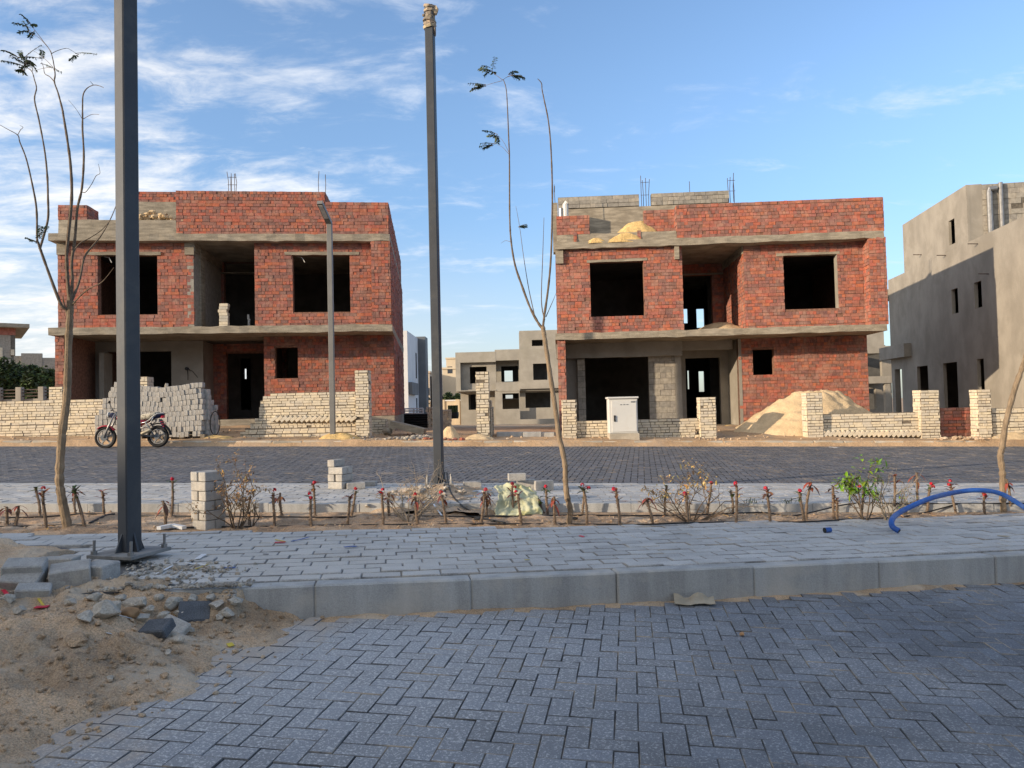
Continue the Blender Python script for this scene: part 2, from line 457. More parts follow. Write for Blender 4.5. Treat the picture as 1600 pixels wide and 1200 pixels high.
# near road
mb = MB()
herringbone(mb, R_(-9), lambda x, y: 1.7 < y < y_kerb(x)-.06 and abs(x) < .80*y+.5 , -5.2, 5.2, 1.7, 5.9, tilt, rr, W=.091, gap=.0017, ch=.0028, jit=.0013)
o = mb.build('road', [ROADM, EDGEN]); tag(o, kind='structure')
grid('road_bed', frange(-14, 14, .5), [-7,-3,0,1,2,3,4,5,6.2], lambda x, y: tilt(x, y)-.011, JOINT, curve=lambda x, y: min(y, y_kerb(x)+.05) if y > 4.2 else y)
# far road
mb = MB()
herringbone(mb, R_(-10), lambda x, y: Y_DROP-.05 < y < Y_FAR and abs(x) < .74*y+.7, -15.5, 15.5, 10, 19.7, road_z, rr, W=.112, jit=.0014, ch=.006, gap=.0055)
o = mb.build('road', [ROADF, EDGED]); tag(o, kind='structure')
grid('road_bed', frange(-24, 24, .5), frange(10.0, 19.7, .5), lambda x, y: road_z(x, y)-.012, JOINT)
# near pavement: running bond following the kerb
def ztop(x, y): return .2 + tilt(x, y)
mb = MB()
RW, RL = .128, .245
nrow = 24
for r in range(nrow):
    s = rr.uniform(0, .05) + (RL/2 if r % 2 else 0) - 6.6
    while s < 7.4:
        x = s + RL/2
        yk, yb = y_kerb(x)+.125, y_bed(x)
        y = yk + RW*(r+.5)
        sl_ = math.atan(.175+.012*x)
        if y + RW*.5 < yb+.05 and not (x < -2.35 and y < 5.05 + .12*fbm(x*2, y*2)) and not (x < -3.2 and y < 5.6):
            paver(mb, x, y, sl_, RL, RW, .06, ztop, rr, ch=.006, gap=.0022, gapw=.0045, jit=.0026)
        s += RL*math.cos(sl_)
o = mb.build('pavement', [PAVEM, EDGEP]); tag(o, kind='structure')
xs = frange(-8, 8, .2)
mbs = MB()
n = len(xs)
for x in xs: mbs.v.append((x, y_kerb(x)+.02, ztop(x, 5)-.016))
for x in xs: mbs.v.append((x, y_bed(x)+.02, ztop(x, 6)-.016))
for x in xs: mbs.v.append((x, y_bed(x)+.02, ztop(x, 6)-.12))
for x in xs: mbs.v.append((x, y_kerb(x)+.021, ztop(x, 5)-.3))
for i in range(n-1): mbs.f.append([3*n+i, 3*n+i+1, i+1, i]); mbs.m.append(0)
for k in range(2):
    for i in range(n-1): mbs.f.append([k*n+i, k*n+i+1, (k+1)*n+i+1, (k+1)*n+i]); mbs.m.append(0)
o = mbs.build('pavement_bed', JOINTP); tag(o, kind='structure')
# kerb stones of the near pavement, one continuous kerb of 1 m stones
def kerb_run(xa, xb, yf, z_top, z_bot, wid, seg, mats, name='kerb', gap_=.0005, bv=.006):
    mb = MB(); x = xa
    while x < xb:
        x2 = min(x+seg-gap_, xb)
        ya, yb_ = yf(x), yf(x2)
        t = Vector((x2-x, yb_-ya, 0)).normalized(); nrm = Vector((-t.y, t.x, 0))
        c = Vector(((x+x2)/2, (ya+yb_)/2, 0)) + nrm*wid/2
        zt = z_top(c.x, c.y) + rr.gauss(0, .003); zb = z_bot(c.x, c.y)
        L = math.hypot(x2-x, yb_-ya)
        rot = Matrix((t, nrm, Vector((0,0,1)))).transposed().to_4x4()
        sh = Matrix.Identity(4); sh[2][0] = -S_
        c += nrm*rr.gauss(0, .004); mb.bevbox(Matrix.Translation((c.x, c.y, (zt+zb)/2)) @ Matrix.Rotation(rr.gauss(0,.004), 4, 'Z') @ rot @ sh, L/2, wid/2, (zt-zb)/2, bv)
        x += seg
    o = mb.build(name, mats); tag(o, kind='structure'); return o
kerb_run(-2.12, 7.2, y_kerb, lambda x, y: ztop(x, y)-.008, lambda x, y: tilt(x, y)-.1, .125, .92, [KERB], bv=.010, gap_=0)
kerb_run(-10.5, 10.5, lambda x: Y_BED2, lambda x, y: ztop(x, y)+.002, lambda x, y: tilt(x, y), .12, .98, [KERB])
kerb_run(-16, 15.5, lambda x: Y_FAR, lambda x, y: .335+tilt(x, y), lambda x, y: road_z(x, y)-.08, .14, .80, [KERBF], gap_=.018, bv=.022)
# far strip of pavement
mb = MB()
for r in range(20):
    s = rr.uniform(0, .05) + (RL/2 if r % 2 else 0) - 9.6
    y = Y_BED2+.125 + RW*(r+.5)
    if y > Y_DROP-.1: break
    while s < 9.8:
        paver(mb, s+RL/2, y, 0, RL, RW, .06, ztop, rr, ch=.006, gap=.0022, gapw=.0045, jit=.002); s += RL
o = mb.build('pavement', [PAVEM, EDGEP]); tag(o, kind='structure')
grid('pavement_bed', frange(-14, 14, .5), [Y_BED2+.06, 9, Y_DROP-.12], lambda x, y: ztop(x, y)-.016, JOINTP)
kerb_run(-14, 14, lambda x: Y_DROP-.12, lambda x, y: ztop(x, y), lambda x, y: road_z(x, y)-.08, .12, .98, [KERB])
# soil of the planting bed
def soil_z(x, y):
    e = min(1, (y-y_bed(x))/.15, (Y_BED2-y)/.15); e = max(e, 0)
    return .105+tilt(x, y) + e*(.028*fbm(x*1.7, y*2.4) + .018*fbm(x*6, y*6, 5)*1.3 + .008*fbm(x*19, y*19, 9)) + (.075 if y < 7.4 else 0)*(1-e)
mbs = MB(); xs = frange(-8, 8.5, .035); n = len(xs); M_ = 42
for j in range(M_+1):
    for x in xs:
        y0_ = y_bed(x)-.01 + .02*fbm(x*3, 1); y = y0_ + (Y_BED2+.01-y0_)*j/M_
        mbs.v.append((x, y, soil_z(x, y)))
for j in range(M_):
    for i in range(n-1): mbs.f.append([j*n+i, j*n+i+1, (j+1)*n+i+1, (j+1)*n+i]); mbs.m.append(0)
o = mbs.build('planting_bed', SOIL, smooth=True); tag(o, kind='structure')
# heap of sandy dirt in the near left corner
EDGE = [on(*p, 0.0) for p in ((40,1182),(180,1118),(290,1075),(345,1030),(400,1000),(470,968),(500,950))]
def edge_x(y):
    pts = sorted((p.y, p.x) for p in EDGE)
    return lerp(y, pts)
def mound_h(x, y):
    ex = edge_x(y) + .13*fbm(x*2.0, y*2.0, 4) + .07*fbm(x*7, y*7, 2) + .03*fbm(x*22, y*22, 5)
    d = ex - x
    h = lerp(d, [(-.35, -.05), (-.04, -.012), (0, .0), (.12, .03), (.45, .085), (1.0, .16), (1.8, .24)])
    if d > 0:
        k = min(1, d/.5)
        h += k*(.065*fbm(x*1.5, y*1.7, 1) + .045*fbm(x*4, y*4.5, 7) + .024*fbm(x*11, y*11, 3) + .012*fbm(x*30, y*30, 8))
        h += .10*math.exp(-((x+2.25)**2/.30+(y-3.5)**2/.12)) + .07*math.exp(-((x+2.2)**2/.4+(y-4.5)**2/.05))
        h -= .05*math.exp(-((x+1.75)**2/.05+(y-4.0)**2/.03))
    top = lerp(y, [(4.15, h), (4.35, max(h, .185+.03*fbm(x*5,y*5))), (4.9, .18+.04*fbm(x*3, y*3)+lerp(-x, [(2.3,-.2),(2.7,.0),(4,.1)]))]) if x < -1.6 else h
    if x < -2.35 and y > 4.2:
        yl = 4.40 + (0 if x > -2.35 else .62 if x > -3.2 else 1.35)
        q = clamp((yl+.10*fbm(x*3, 2)-.10-y)/.25, 0, 1); top = .08+(top-.08)*q
    return top
def mound_z(x, y): return mound_h(x, y)+tilt(x, y)
mbs = MB(); xs = frange(-5.0, -.85, .018); ys = frange(1.85, 6.0, .018); n = len(xs)
idx = {}
def mv(i, j):
    if (i, j) not in idx:
        idx[(i, j)] = len(mbs.v); mbs.v.append((xs[i], ys[j], mound_z(xs[i], ys[j])))
    return idx[(i, j)]
def keep(x, y):
    if x > edge_x(y)+.42 or x < -.80*y-.5: return False
    if y > 4.40 + (0 if x > -2.35 else .62 if x > -3.2 else 1.35): return False
    if x > -2.05 and y > y_kerb(x)-.005: return False
    return True
for i in range(n-1):
    for j in range(len(ys)-1):
        if keep(xs[i], ys[j]):
            mbs.f.append([mv(i,j), mv(i+1,j), mv(i+1,j+1), mv(i,j+1)]); mbs.m.append(0)
o = mbs.build('dirt', DIRT, smooth=True); tag(o, kind='structure')
# small clods and gravel, uncountable
mbs = MB()
for k in range(1500):
    y = rr.uniform(2.1, 5.2); x = edge_x(min(y, 4.3)) - abs(rr.gauss(.25, .7)) + rr.gauss(0, .16)
    if not keep(x, y): continue
    r_ = rr.choice((.004,.005,.006,.008,.010,.013,.018,.024))
    mbs.rock((x, y, max(mound_z(x, y), tilt(x, y))+r_*.25), r_, (1, rr.uniform(.7,1.2), rr.uniform(.5,.8)), k, 1)
o = mbs.build('clods', [DIRT]); tag(o, kind='stuff')
mbs = MB()
GC = [(280,905,90,16),(250,888,50,12),(232,893,40,10),(330,890,60,10),(210,930,60,12),(240,955,70,18),(330,960,50,14),(350,968,30,10),(175,905,50,10),(30,940,30,16)]
for k in range(1100):
    px, py, wx, wy = rr.choice(GC)
    p = ground_pt(px+rr.gauss(0, wx*.5), py+rr.gauss(0, wy*.5))
    z = max(surf_z(p.x, p.y), mound_z(p.x, p.y) if keep(p.x, p.y) else -9)
    r_ = rr.choice((.005,.006,.007,.008,.010,.012,.014,.018,.022))
    mbs.rock((p.x, p.y, z+r_*.3), r_, (1, rr.uniform(.7,1.2), rr.uniform(.5,.9)), 900+k, 1)
o = mbs.build('gravel', [STONE]); tag(o, kind='stuff')
mbs = MB()
for k in range(700):
    x = rr.uniform(-6.5, 7); y = rr.uniform(y_bed(x)+.03, Y_BED2-.05)
    r_ = rr.choice((.005,.007,.009,.012,.017))
    mbs.rock((x, y, soil_z(x, y)+r_*.3), r_, (1, 1, .7), 2000+k, 1)
for k in range(420):
    x = rr.uniform(-14, 14); y = rr.uniform(19.8, 22.5)
    r_ = rr.choice((.02,.03,.04,.06))
    mbs.rock((x, y, ground_z(x, y)+r_*.3), r_, (1, 1, .7), 3000+k, 1)
o = mbs.build('gravel', [DIRT]); tag(o, kind='stuff')

# sand swept against the foot of the near kerb
mbs = MB(); xs = frange(-1.2, 7.0, .03); n = len(xs)
for j, (off, hh) in enumerate(((.01, 1.0), (-.03, .75), (-.07, .35), (-.12, -.3))):
    for x in xs:
        k_ = max(0, .35+.9*fbm(x*1.3, 3, 2)+.4*fbm(x*6, 1, 4))
        mbs.v.append((x, y_kerb(x)+off*(.4+.8*k_), tilt(x, 4)-.008+.026*hh*k_+.003*fbm(x*30, off*40, 1)))
for j in range(3):
    for i in range(n-1): mbs.f.append([(j+1)*n+i, (j+1)*n+i+1, j*n+i+1, j*n+i]); mbs.m.append(0)
o = mbs.build('sand', DIRT, smooth=True); tag(o, kind='stuff')
# ------------------------------------------------------------------ masonry
def cells(u0, u1, z0, z1, holes):
    us = sorted({u0, u1, *[clamp(h[i], u0, u1) for h in holes for i in (0, 1)]})
    zs = sorted({z0, z1, *[clamp(h[i], z0, z1) for h in holes for i in (2, 3)]})
    solid = {}
    for i in range(len(us)-1):
        for j in range(len(zs)-1):
            cu, cz_ = (us[i]+us[i+1])/2, (zs[j]+zs[j+1])/2
            solid[(i, j)] = not any(h[0] < cu < h[1] and h[2] < cz_ < h[3] for h in holes)
    return us, zs, solid
def core(mb, O, U, N, u0, u1, z0, z1, holes, t, mi=0, rec=0.0):
    """plain wall with openings; N points outwards, thickness t inwards"""
    O, U, N = Vector(O), Vector(U), Vector(N); Z = Vector((0,0,1))
    us, zs, sol = cells(u0, u1, z0, z1, holes)
    P = lambda u, z, d: O + U*u + Z*z - N*(rec + d)
    for (i, j), s in sol.items():
        if not s: continue
        a, b, c, d = us[i], us[i+1], zs[j], zs[j+1]
        mb.add([P(a,c,0), P(b,c,0), P(b,d,0), P(a,d,0)], [(0,1,2,3)], mi)
        mb.add([P(a,c,t), P(b,c,t), P(b,d,t), P(a,d,t)], [(3,2,1,0)], mi)
        for (di, dj, q) in ((-1,0,((a,c),(a,d))), (1,0,((b,d),(b,c))), (0,-1,((b,c),(a,c))), (0,1,((a,d),(b,d)))):
            if not sol.get((i+di, j+dj), False):
                (p, r), (p2, r2) = q
                mb.add([P(p,r,0), P(p2,r2,0), P(p2,r2,t), P(p,r,t)], [(0,1,2,3)], mi)
def bricks(mb, O, U, N, u0, u1, z0, z1, holes, rr, L=.235, H=.104, mi=1, joint=.010, proud=.013, jit=.005, half=.35, stub=.10, top_ragged=0, skip=.004):
    O, U, N = Vector(O), Vector(U), Vector(N); Z = Vector((0,0,1))
    nrow = max(1, int(round((z1-z0)/H))); H = (z1-z0)/nrow
    for r in range(nrow):
        za, zb = z0+r*H, z0+(r+1)*H; zm = (za+zb)/2
        iv = [(u0, u1)]
        for h in holes:
            if h[2]-H*.3 < zm < h[3]+H*.3:
                nv = []
                for a, b in iv:
                    if h[1] <= a or h[0] >= b: nv.append((a, b)); continue
                    if h[0] > a: nv.append((a, h[0]))
                    if h[1] < b: nv.append((h[1], b))
                iv = nv
        header = rr.random() < half
        for a, b in iv:
            x = a - (L*.5 if (r % 2) else 0) - rr.uniform(0, .04)
            dzr = rr.gauss(0, .004)
            while x < b-.02:
                l = (L*.5 if (header or rr.random() < .10) else L)*rr.uniform(.93, 1.05)
                xa, xb = max(x, a+rr.uniform(-.004,.004)), min(x+l, b+rr.uniform(-.006,.006))
                x += l
                if xb-xa < .035: continue
                if rr.random() < skip: continue
                if top_ragged and r >= nrow-1 and rr.random() < top_ragged: continue
                j = joint*rr.uniform(.5, 1.2)
                pr = proud + rr.gauss(0, jit); tl = rr.gauss(0, .012); ts = rr.gauss(0, .010)
                ua, ub = xa+j*.5, xb-j*.5
                e0, e1 = za+j*.5+dzr+rr.gauss(0,.002), zb-j*.5+dzr+rr.gauss(0,.002)
                um = (ua+ub)/2
                vs = []
                for (u, z) in ((ua,e0), (ub,e0), (ub,e1), (ua,e1)):
                    z_ = z + ts*(u-um)
                    vs.append(O+U*u+Z*z_+N*(pr+tl*(u-um)))
                for (u, z) in ((ua,e0), (ub,e0), (ub,e1), (ua,e1)):
                    vs.append(O+U*u+Z*(z+ts*(u-um))-N*stub)
                mb.add(vs, [(0,1,2,3), (0,4,5,1), (1,5,6,2), (2,6,7,3), (3,7,4,0)], mi)
def masonry(mb, O, U, N, u0, u1, z0, z1, holes, rr, t=.23, core_mi=0, **kw):
    core(mb, O, U, N, u0, u1, z0, z1, holes, t, core_mi, rec=.004)
    bricks(mb, O, U, N, u0, u1, z0, z1, holes, rr, **kw)
def rough(mb, a, b, mi=0, step=.3, j=.008, rr=rnd):
    """cast concrete member with a slightly wandering edge (local axes, long axis x)"""
    a = list(a); b = list(b)
    n = max(1, int((b[0]-a[0])/step)); base = len(mb.v)
    for i in range(n+1):
        x = a[0]+(b[0]-a[0])*i/n
        for (y, z) in ((a[1],a[2]), (b[1],a[2]), (b[1],b[2]), (a[1],b[2])):
            mb.v.append((x+(rr.gauss(0,j) if i in (0,n) else 0), y+(rr.gauss(0,j) if y == a[1] else 0), z+rr.gauss(0,j)))
    for i in range(n):
        for k in range(4):
            mb.f.append([base+i*4+k, base+(i+1)*4+k, base+(i+1)*4+(k+1)%4, base+i*4+(k+1)%4]); mb.m.append(mi)
    mb.f.append([base+0, base+1, base+2, base+3]); mb.m.append(mi)
    mb.f.append([base+n*4+3, base+n*4+2, base+n*4+1, base+n*4]); mb.m.append(mi)
class House:
    """a local frame: x along the front, y into the depth, z up (world level)"""
    def __init__(s, px, py, Y, slope, name, label, cat, group=None):
        s.th = math.atan(slope)
        o = at(px, py, Y); s.O = Vector((o.x, o.y, 0))
        s.root = empty(name, s.O, label, cat, group, rz=s.th)
        s.R = Matrix.Rotation(-s.th, 3, 'Z')
    def loc(s, px, py, d=0.0):
        c = s.R @ (CP - s.O); r = s.R @ ray(px, py)
        return c + r*((d-c.y)/r.y)
    def world(s, p): return s.R.transposed() @ Vector(p) + s.O
    def rect(s, x0, x1, y0, y1, d=0.0):
        ym, xm = (y0+y1)/2, (x0+x1)/2
        return [s.loc(x0, ym, d).x, s.loc(x1, ym, d).x, s.loc(xm, y1, d).z, s.loc(xm, y0, d).z]
    def part(s, name, mb, mats, parent=None, **kw):
        o = mb.build(name, mats, local=True, **kw); o.parent = parent or s.root; return o
XU, YN = Vector((1,0,0)), Vector((0,-1,0))
def rebar(H, u, d, z0, h, n, rr, col_w=.22, stub=.0):
    mb = MB()
    for k in range(n):
        a = u + (k/(max(1, n-1))-.5)*col_w + rr.gauss(0, .012); dd = d + (.12 if k % 2 else -.02)
        hh = h*rr.uniform(.85, 1.08)
        mb.tube([(a, dd, z0-.05), (a+rr.gauss(0,.01), dd, z0+hh*.5), (a+rr.gauss(0,.03), dd, z0+hh)], .011, 6)
    if n > 2:
        for q in (.35, .75):
            mb.box((u-col_w/2-.02, d-.04, z0+h*q), (u+col_w/2+.02, d-.025, z0+h*q+.012))
    if stub: mb.box((u-col_w*.5, d-.05, z0-stub), (u+col_w*.5, d+.2, z0))
    return H.part('rebar', mb, STEEL)
def heap(name, c, rx, ry, h, m_, label, cat, zf, seed, rough_=.06, group=None, steps=34, loc=None):
    mb = MB(); nr = steps; na = int(steps*1.6); rs = random.Random(seed); so_ = rs.uniform(0, 90)
    for i in range(nr+1):
        for k in range(na):
            a = 2*math.pi*k/na; q = i/nr
            wob = 1+.16*fbm(math.cos(a)*1.3+so_, math.sin(a)*1.3, 1)
            x = c[0]+rx*q*wob*math.cos(a); y = c[1]+ry*q*wob*math.sin(a)
            prof = (1-q)**1.0*(1-.25*math.exp(-(q/.18)**2)) if q < 1 else 0
            z = zf(x, y) + h*prof + rough_*h*(fbm(x*1.6+so_, y*1.6)+.6*fbm(x*5, y*5, so_)+.3*fbm(x*14, y*14, so_))*min(1, (1-q)*4) - .05*q**6
            mb.v.append((x, y, z))
    for i in range(nr):
        for k in range(na): mb.f.append([i*na+k, (i+1)*na+k, (i+1)*na+(k+1)%na, i*na+(k+1)%na]); mb.m.append(0)
    o = mb.build(name, m_, loc=(c[0], c[1], zf(c[0], c[1])), smooth=True)
    return tag(o, label, cat, group)
# ------------------------------------------------------------------ left brick house
rr = random.Random(11)
H1 = House(345, 520.6, 23.5, .11, 'brick_house', 'unfinished red brick villa behind the motorbike, with a notched roof wall', 'house',
           'unfinished red brick houses')
def build_h1():
    H = H1; L = H.loc
    DEP = 10.0
    uzt0, uzt1 = L(345, 376).z, L(345, 365).z
    lz0, lz1 = L(345, 520.6).z, L(345, 509.5).z
    sL, sR = L(75, 370).x, L(608.5, 370).x
    wl = L(90.5, 450, .35).x; wr = L(610.5, 450, 0).x
    gz_ = L(500, 652, 1.4).z
    mb = MB(); rough(mb, (sL, 0, uzt0), (sR, DEP, uzt1)); H.part('roof_slab', mb, CONC)
    mb = MB(); rough(mb, (L(75.5, 518).x, 0, lz0), (L(613, 512).x, DEP, lz1)); H.part('floor_slab', mb, CONC)
    mb = MB(); mb.box((wl-.1, .9, gz_-.9), (wr, DEP, gz_)); mb.box((L(318,660,.6).x, .5, gz_-.9), (L(413,660,.6).x, .95, gz_-.17))
    mb.box((L(413,655,1.3).x, 1.27, gz_-.9), (wr+.012, 1.6, gz_-.004))
    H.part('plinth', mb, CONC)
    # upper storey
    bl0, bl1, br0, br1 = wl, L(303, 450, .35).x, L(398, 450, .35).x, L(582, 450, .35).x
    wA = H.rect(153, 246, 398.5, 491.5, .35); wB = H.rect(457.5, 546.8, 398.5, 487.5, .35)
    W = [MORT, RED]
    mb = MB()
    masonry(mb, (0,.35,0), XU, YN, bl0, bl1, lz1, uzt0, [wA], rr)
    masonry(mb, (0,.35,0), XU, YN, br0, br1+.1, lz1, uzt0, [wB], rr)
    masonry(mb, (0,.03,0), XU, YN, br1, wr, lz1, uzt0, [], rr, t=.4)
    masonry(mb, (br1,0,0), (0,-1,0), (-1,0,0), -.36, -.04, lz1, uzt0, [], rr, t=.1)
    # recess behind the balcony
    rb = 3.5; u0 = bl1; 
    do = H.rect(350, 397, 410, 506, rb)
    masonry(mb, (0,rb,0), XU, YN, u0-.2, br0+.2, lz1, uzt0, [(do[0], do[1]+.5, lz1-.1, do[3])], rr)
    # right flank, both storeys, and the others
    masonry(mb, (wr,0,0), (0,1,0), (1,0,0), .06, DEP, lz1, uzt0, [], rr)
    masonry(mb, (wr,0,0), (0,1,0), (1,0,0), 1.32, DEP, gz_, lz0, [(4.2, 4.9, gz_+.9, gz_+2.2)], rr)
    masonry(mb, (wl,0,0), (0,-1,0), (-1,0,0), -DEP, -.37, lz1, uzt0, [], rr)
    masonry(mb, (wl,0,0), (0,-1,0), (-1,0,0), -DEP, -.2, gz_, lz0, [], rr)
    H.part('wall', mb, W)
    # ground storey
    mb = MB()
    gr0 = L(413, 590, 1.3).x
    wC = H.rect(430, 465.5, 543, 591, 1.3)
    masonry(mb, (0,1.3,0), XU, YN, gr0, wr, gz_, lz0, [wC], rr)
    pl0, pl1 = L(86, 560, .15).x, L(100.5, 560, .15).x
    masonry(mb, (0,.15,0), XU, YN, pl0, pl1, gz_-.3, lz0, [], rr, t=.2)
    d2 = H.rect(354, 412, 552, 651, 3.6)
    p0 = L(318, 600, 2.4).x
    masonry(mb, (0,3.6,0), XU, YN, p0-.2, gr0+.3, gz_, lz0, [(d2[0], gr0+.02, gz_-.1, d2[3])], rr)
    masonry(mb, (gr0,0,0), (0,-1,0), (-1,0,0), -3.6, -1.35, gz_, lz0, [], rr, t=.15)
    H.part('wall', mb, W)
    mb = MB()
    d1 = H.rect(166, 268, 549, 652, 2.4)
    core(mb, (0,2.4,0), XU, YN, pl1-.1, p0, gz_, lz0, [(d1[0], d1[1], gz_-.1, d1[3])], .23)
    core(mb, (p0,0,0), (0,1,0), (1,0,0), 2.39, 3.61, gz_, lz0, [], .15)
    H.part('porch_wall', mb, PLASG)
    for (a, b, t) in ((113.5, 119.5, 551), (155, 162.5, 551)):
        mb = MB(); q = H.rect(a, b, t, 655, 1.7); mb.box((q[0], 1.7, gz_), (q[1], 2.36, q[3])); H.part('post', mb, PLAS)
    for (px, py) in ((143, 580), (292, 576)):
        mb = MB(); c = L(px, py, 2.38); mb.tube([(c.x, 2.40, c.z), (c.x, 2.33, c.z)], .06, 8)
        mb.tube([(c.x+.03, 2.34, c.z), (c.x+.06, 2.30, c.z-.25), (c.x+.05, 2.32, c.z-.4)], .015, 5)
        if px > 200: mb.tube([(c.x+.03, 2.34, c.z), (c.x+.22, 2.28, c.z-.10), (c.x+.38, 2.32, c.z-.32)], .012, 5)
        H.part('cable_stub', mb, BLACKP)
    # column and beam ends, lintels
    mb = MB(); core(mb, (u0,0,0), (0,1,0), (1,0,0), .34, rb, lz1, uzt0, [], .2); H.part('recess_wall', mb, GBLOCK)
    mb = MB()
    mb.box((u0, .9, lz1), (u0+.06, 1.35, uzt0)); mb.box((u0, .3, uzt0-.28), (u0+.05, rb, uzt0)); mb.box((u0, rb-.25, uzt0-.45), (br0, rb-.02, uzt0-.42)); 
    H.part('column', mb, CONC)
    for (a, b) in ((88.5, 102.5), (288.5, 303)):
        q = H.rect(a, b, 380, 398, .3); mb = MB(); mb.box((q[0], .28, q[2]), (q[1], .5, uzt0)); H.part('beam_end', mb, CONC)
    for (wd, e0, e1) in ((wA, .35, .12), (wB, .25, .32)):
        mb = MB(); rough(mb, (wd[0]-e0, .315, wd[3]), (wd[1]+e1, .5, wd[3]+.10), j=.005); H.part('lintel', mb, CONC)
        mb = MB(); mb.tube([(wd[0]+.1, .6, wd[3]), (wd[0]+.28, .5, wd[3]-.05), (wd[0]+.38, .45, wd[3]-.22)], .014, 5); H.part('conduit', mb, CAB)
    # parapets
    za = L(400, 299, .12).z; zb = L(560, 316, .1).z; pm = L(508, 330, .12).x
    e = L(275, 330, .12).x
    mb = MB()
    masonry(mb, (0,.12,0), XU, YN, e, pm, uzt1, za, [], rr)
    masonry(mb, (0,.10,0), XU, YN, pm+.01, L(606.8, 340, .1).x, uzt1, zb, [], rr)
    masonry(mb, (pm,0,0), (0,1,0), (1,0,0), .13, 3.2, uzt1, za, [], rr)
    uR = L(606.8, 340, .1).x
    masonry(mb, (uR,0,0), (0,1,0), (1,0,0), .13, DEP, uzt1, zb, [], rr)
    s0, s1 = L(90.5, 330, .12).x, L(136, 330, .12).x; zc = L(110, 343.5, .12).z
    masonry(mb, (0,.12,0), XU, YN, s0, s1, zc, L(113, 320.5, .12).z, [], rr)
    masonry(mb, (s1,0,0), (0,1,0), (1,0,0), .13, .9, zc, L(113, 320.5, .12).z, [], rr)
    bz = L(245, 316, 1.8).z
    masonry(mb, (0,1.8,0), XU, YN, L(212, 310, 1.8).x, e+.3, bz, L(245, 299.5, 1.8).z, [], rr)
    H.part('parapet', mb, W)
    mb = MB(); rough(mb, (s0, .115, uzt1), (e, .36, zc)); rough(mb, (L(212, 330, 1.8).x, 1.75, uzt1), (e+.3, 2.0, bz)); H.part('upstand', mb, CONC)
    rebar(H, L(363, 290, .2).x, .2, za, .62, 5, rr, .24, stub=.28)
    rebar(H, L(502.5, 290, .2).x, .2, za, .66, 2, rr, .17)
    rebar(H, L(213, 290, 1.9).x, 1.9, za, .6, 2, rr, .12)
    # inside, with shade put into the wall and ceiling colour
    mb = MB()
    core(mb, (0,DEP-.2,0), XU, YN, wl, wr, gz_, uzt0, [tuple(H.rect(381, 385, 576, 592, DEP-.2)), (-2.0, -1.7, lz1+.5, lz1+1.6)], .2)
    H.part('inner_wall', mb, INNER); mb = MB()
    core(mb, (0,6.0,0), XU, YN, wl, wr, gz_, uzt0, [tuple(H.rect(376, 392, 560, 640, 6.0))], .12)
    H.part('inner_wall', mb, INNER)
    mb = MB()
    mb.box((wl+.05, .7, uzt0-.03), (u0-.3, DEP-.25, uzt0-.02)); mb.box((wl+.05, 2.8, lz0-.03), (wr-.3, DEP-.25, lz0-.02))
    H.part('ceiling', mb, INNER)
    # loose things on the house
    t = empty('block_pier', H.world(L(348, 506, .45)), 'short pier of pale blocks standing on the balcony edge of the house behind the motorbike', 'block stack')
    mb = MB(); q = H.rect(341.5, 355.5, 477.5, 507, .45)
    zz_ = lz1
    while zz_ < q[3]-.02:
        c = H.world(((q[0]+q[1])/2+rr.gauss(0,.01), .6, zz_+.05)) 
        mb.bevbox(Matrix.Translation(c) @ Matrix.Rotation(H.th+rr.gauss(0,.05), 4, 'Z'), .135, .12, .048, .006); zz_ += .1
    o = mb.build('blocks', WHITE, t)
    t = empty('plastic_pipe', H.world(L(389, 503, 1.8)), 'white bent plastic pipe stub on the balcony behind the short pier of pale blocks', 'pipe')
    mb = MB(); c = H.world((L(389, 503, 1.8).x, 1.8, lz1))
    mb.tube([c, c+Vector((0,0,.35)), c+Vector((.01,0,.42)), c+Vector((-.02,0,.46)), c+Vector((-.02,0,.6))], [.04,.04,.045,.045,.03], 8); mb.build('pipe', CAB, t)
    rz = max(uzt1, zc)
    mb = MB()
    c = L(240, 343, .25)
    for k in range(80):
        a, b = rr.gauss(0, .42), rr.uniform(-.1, .35); hh = max(0, .40-.5*abs(a))*rr.random()**.6
        mb.rock(H.world((c.x+a, .25+b, zc+hh)), rr.uniform(.05, .12), (1.2, 1, .7), 100+k, 1)
    o = mb.build('rubble', [SAND], loc=H.world((c.x, .3, zc))); tag(o, 'heap of pale broken mortar on the roof edge of the house behind the motorbike', 'rubble heap')
build_h1()
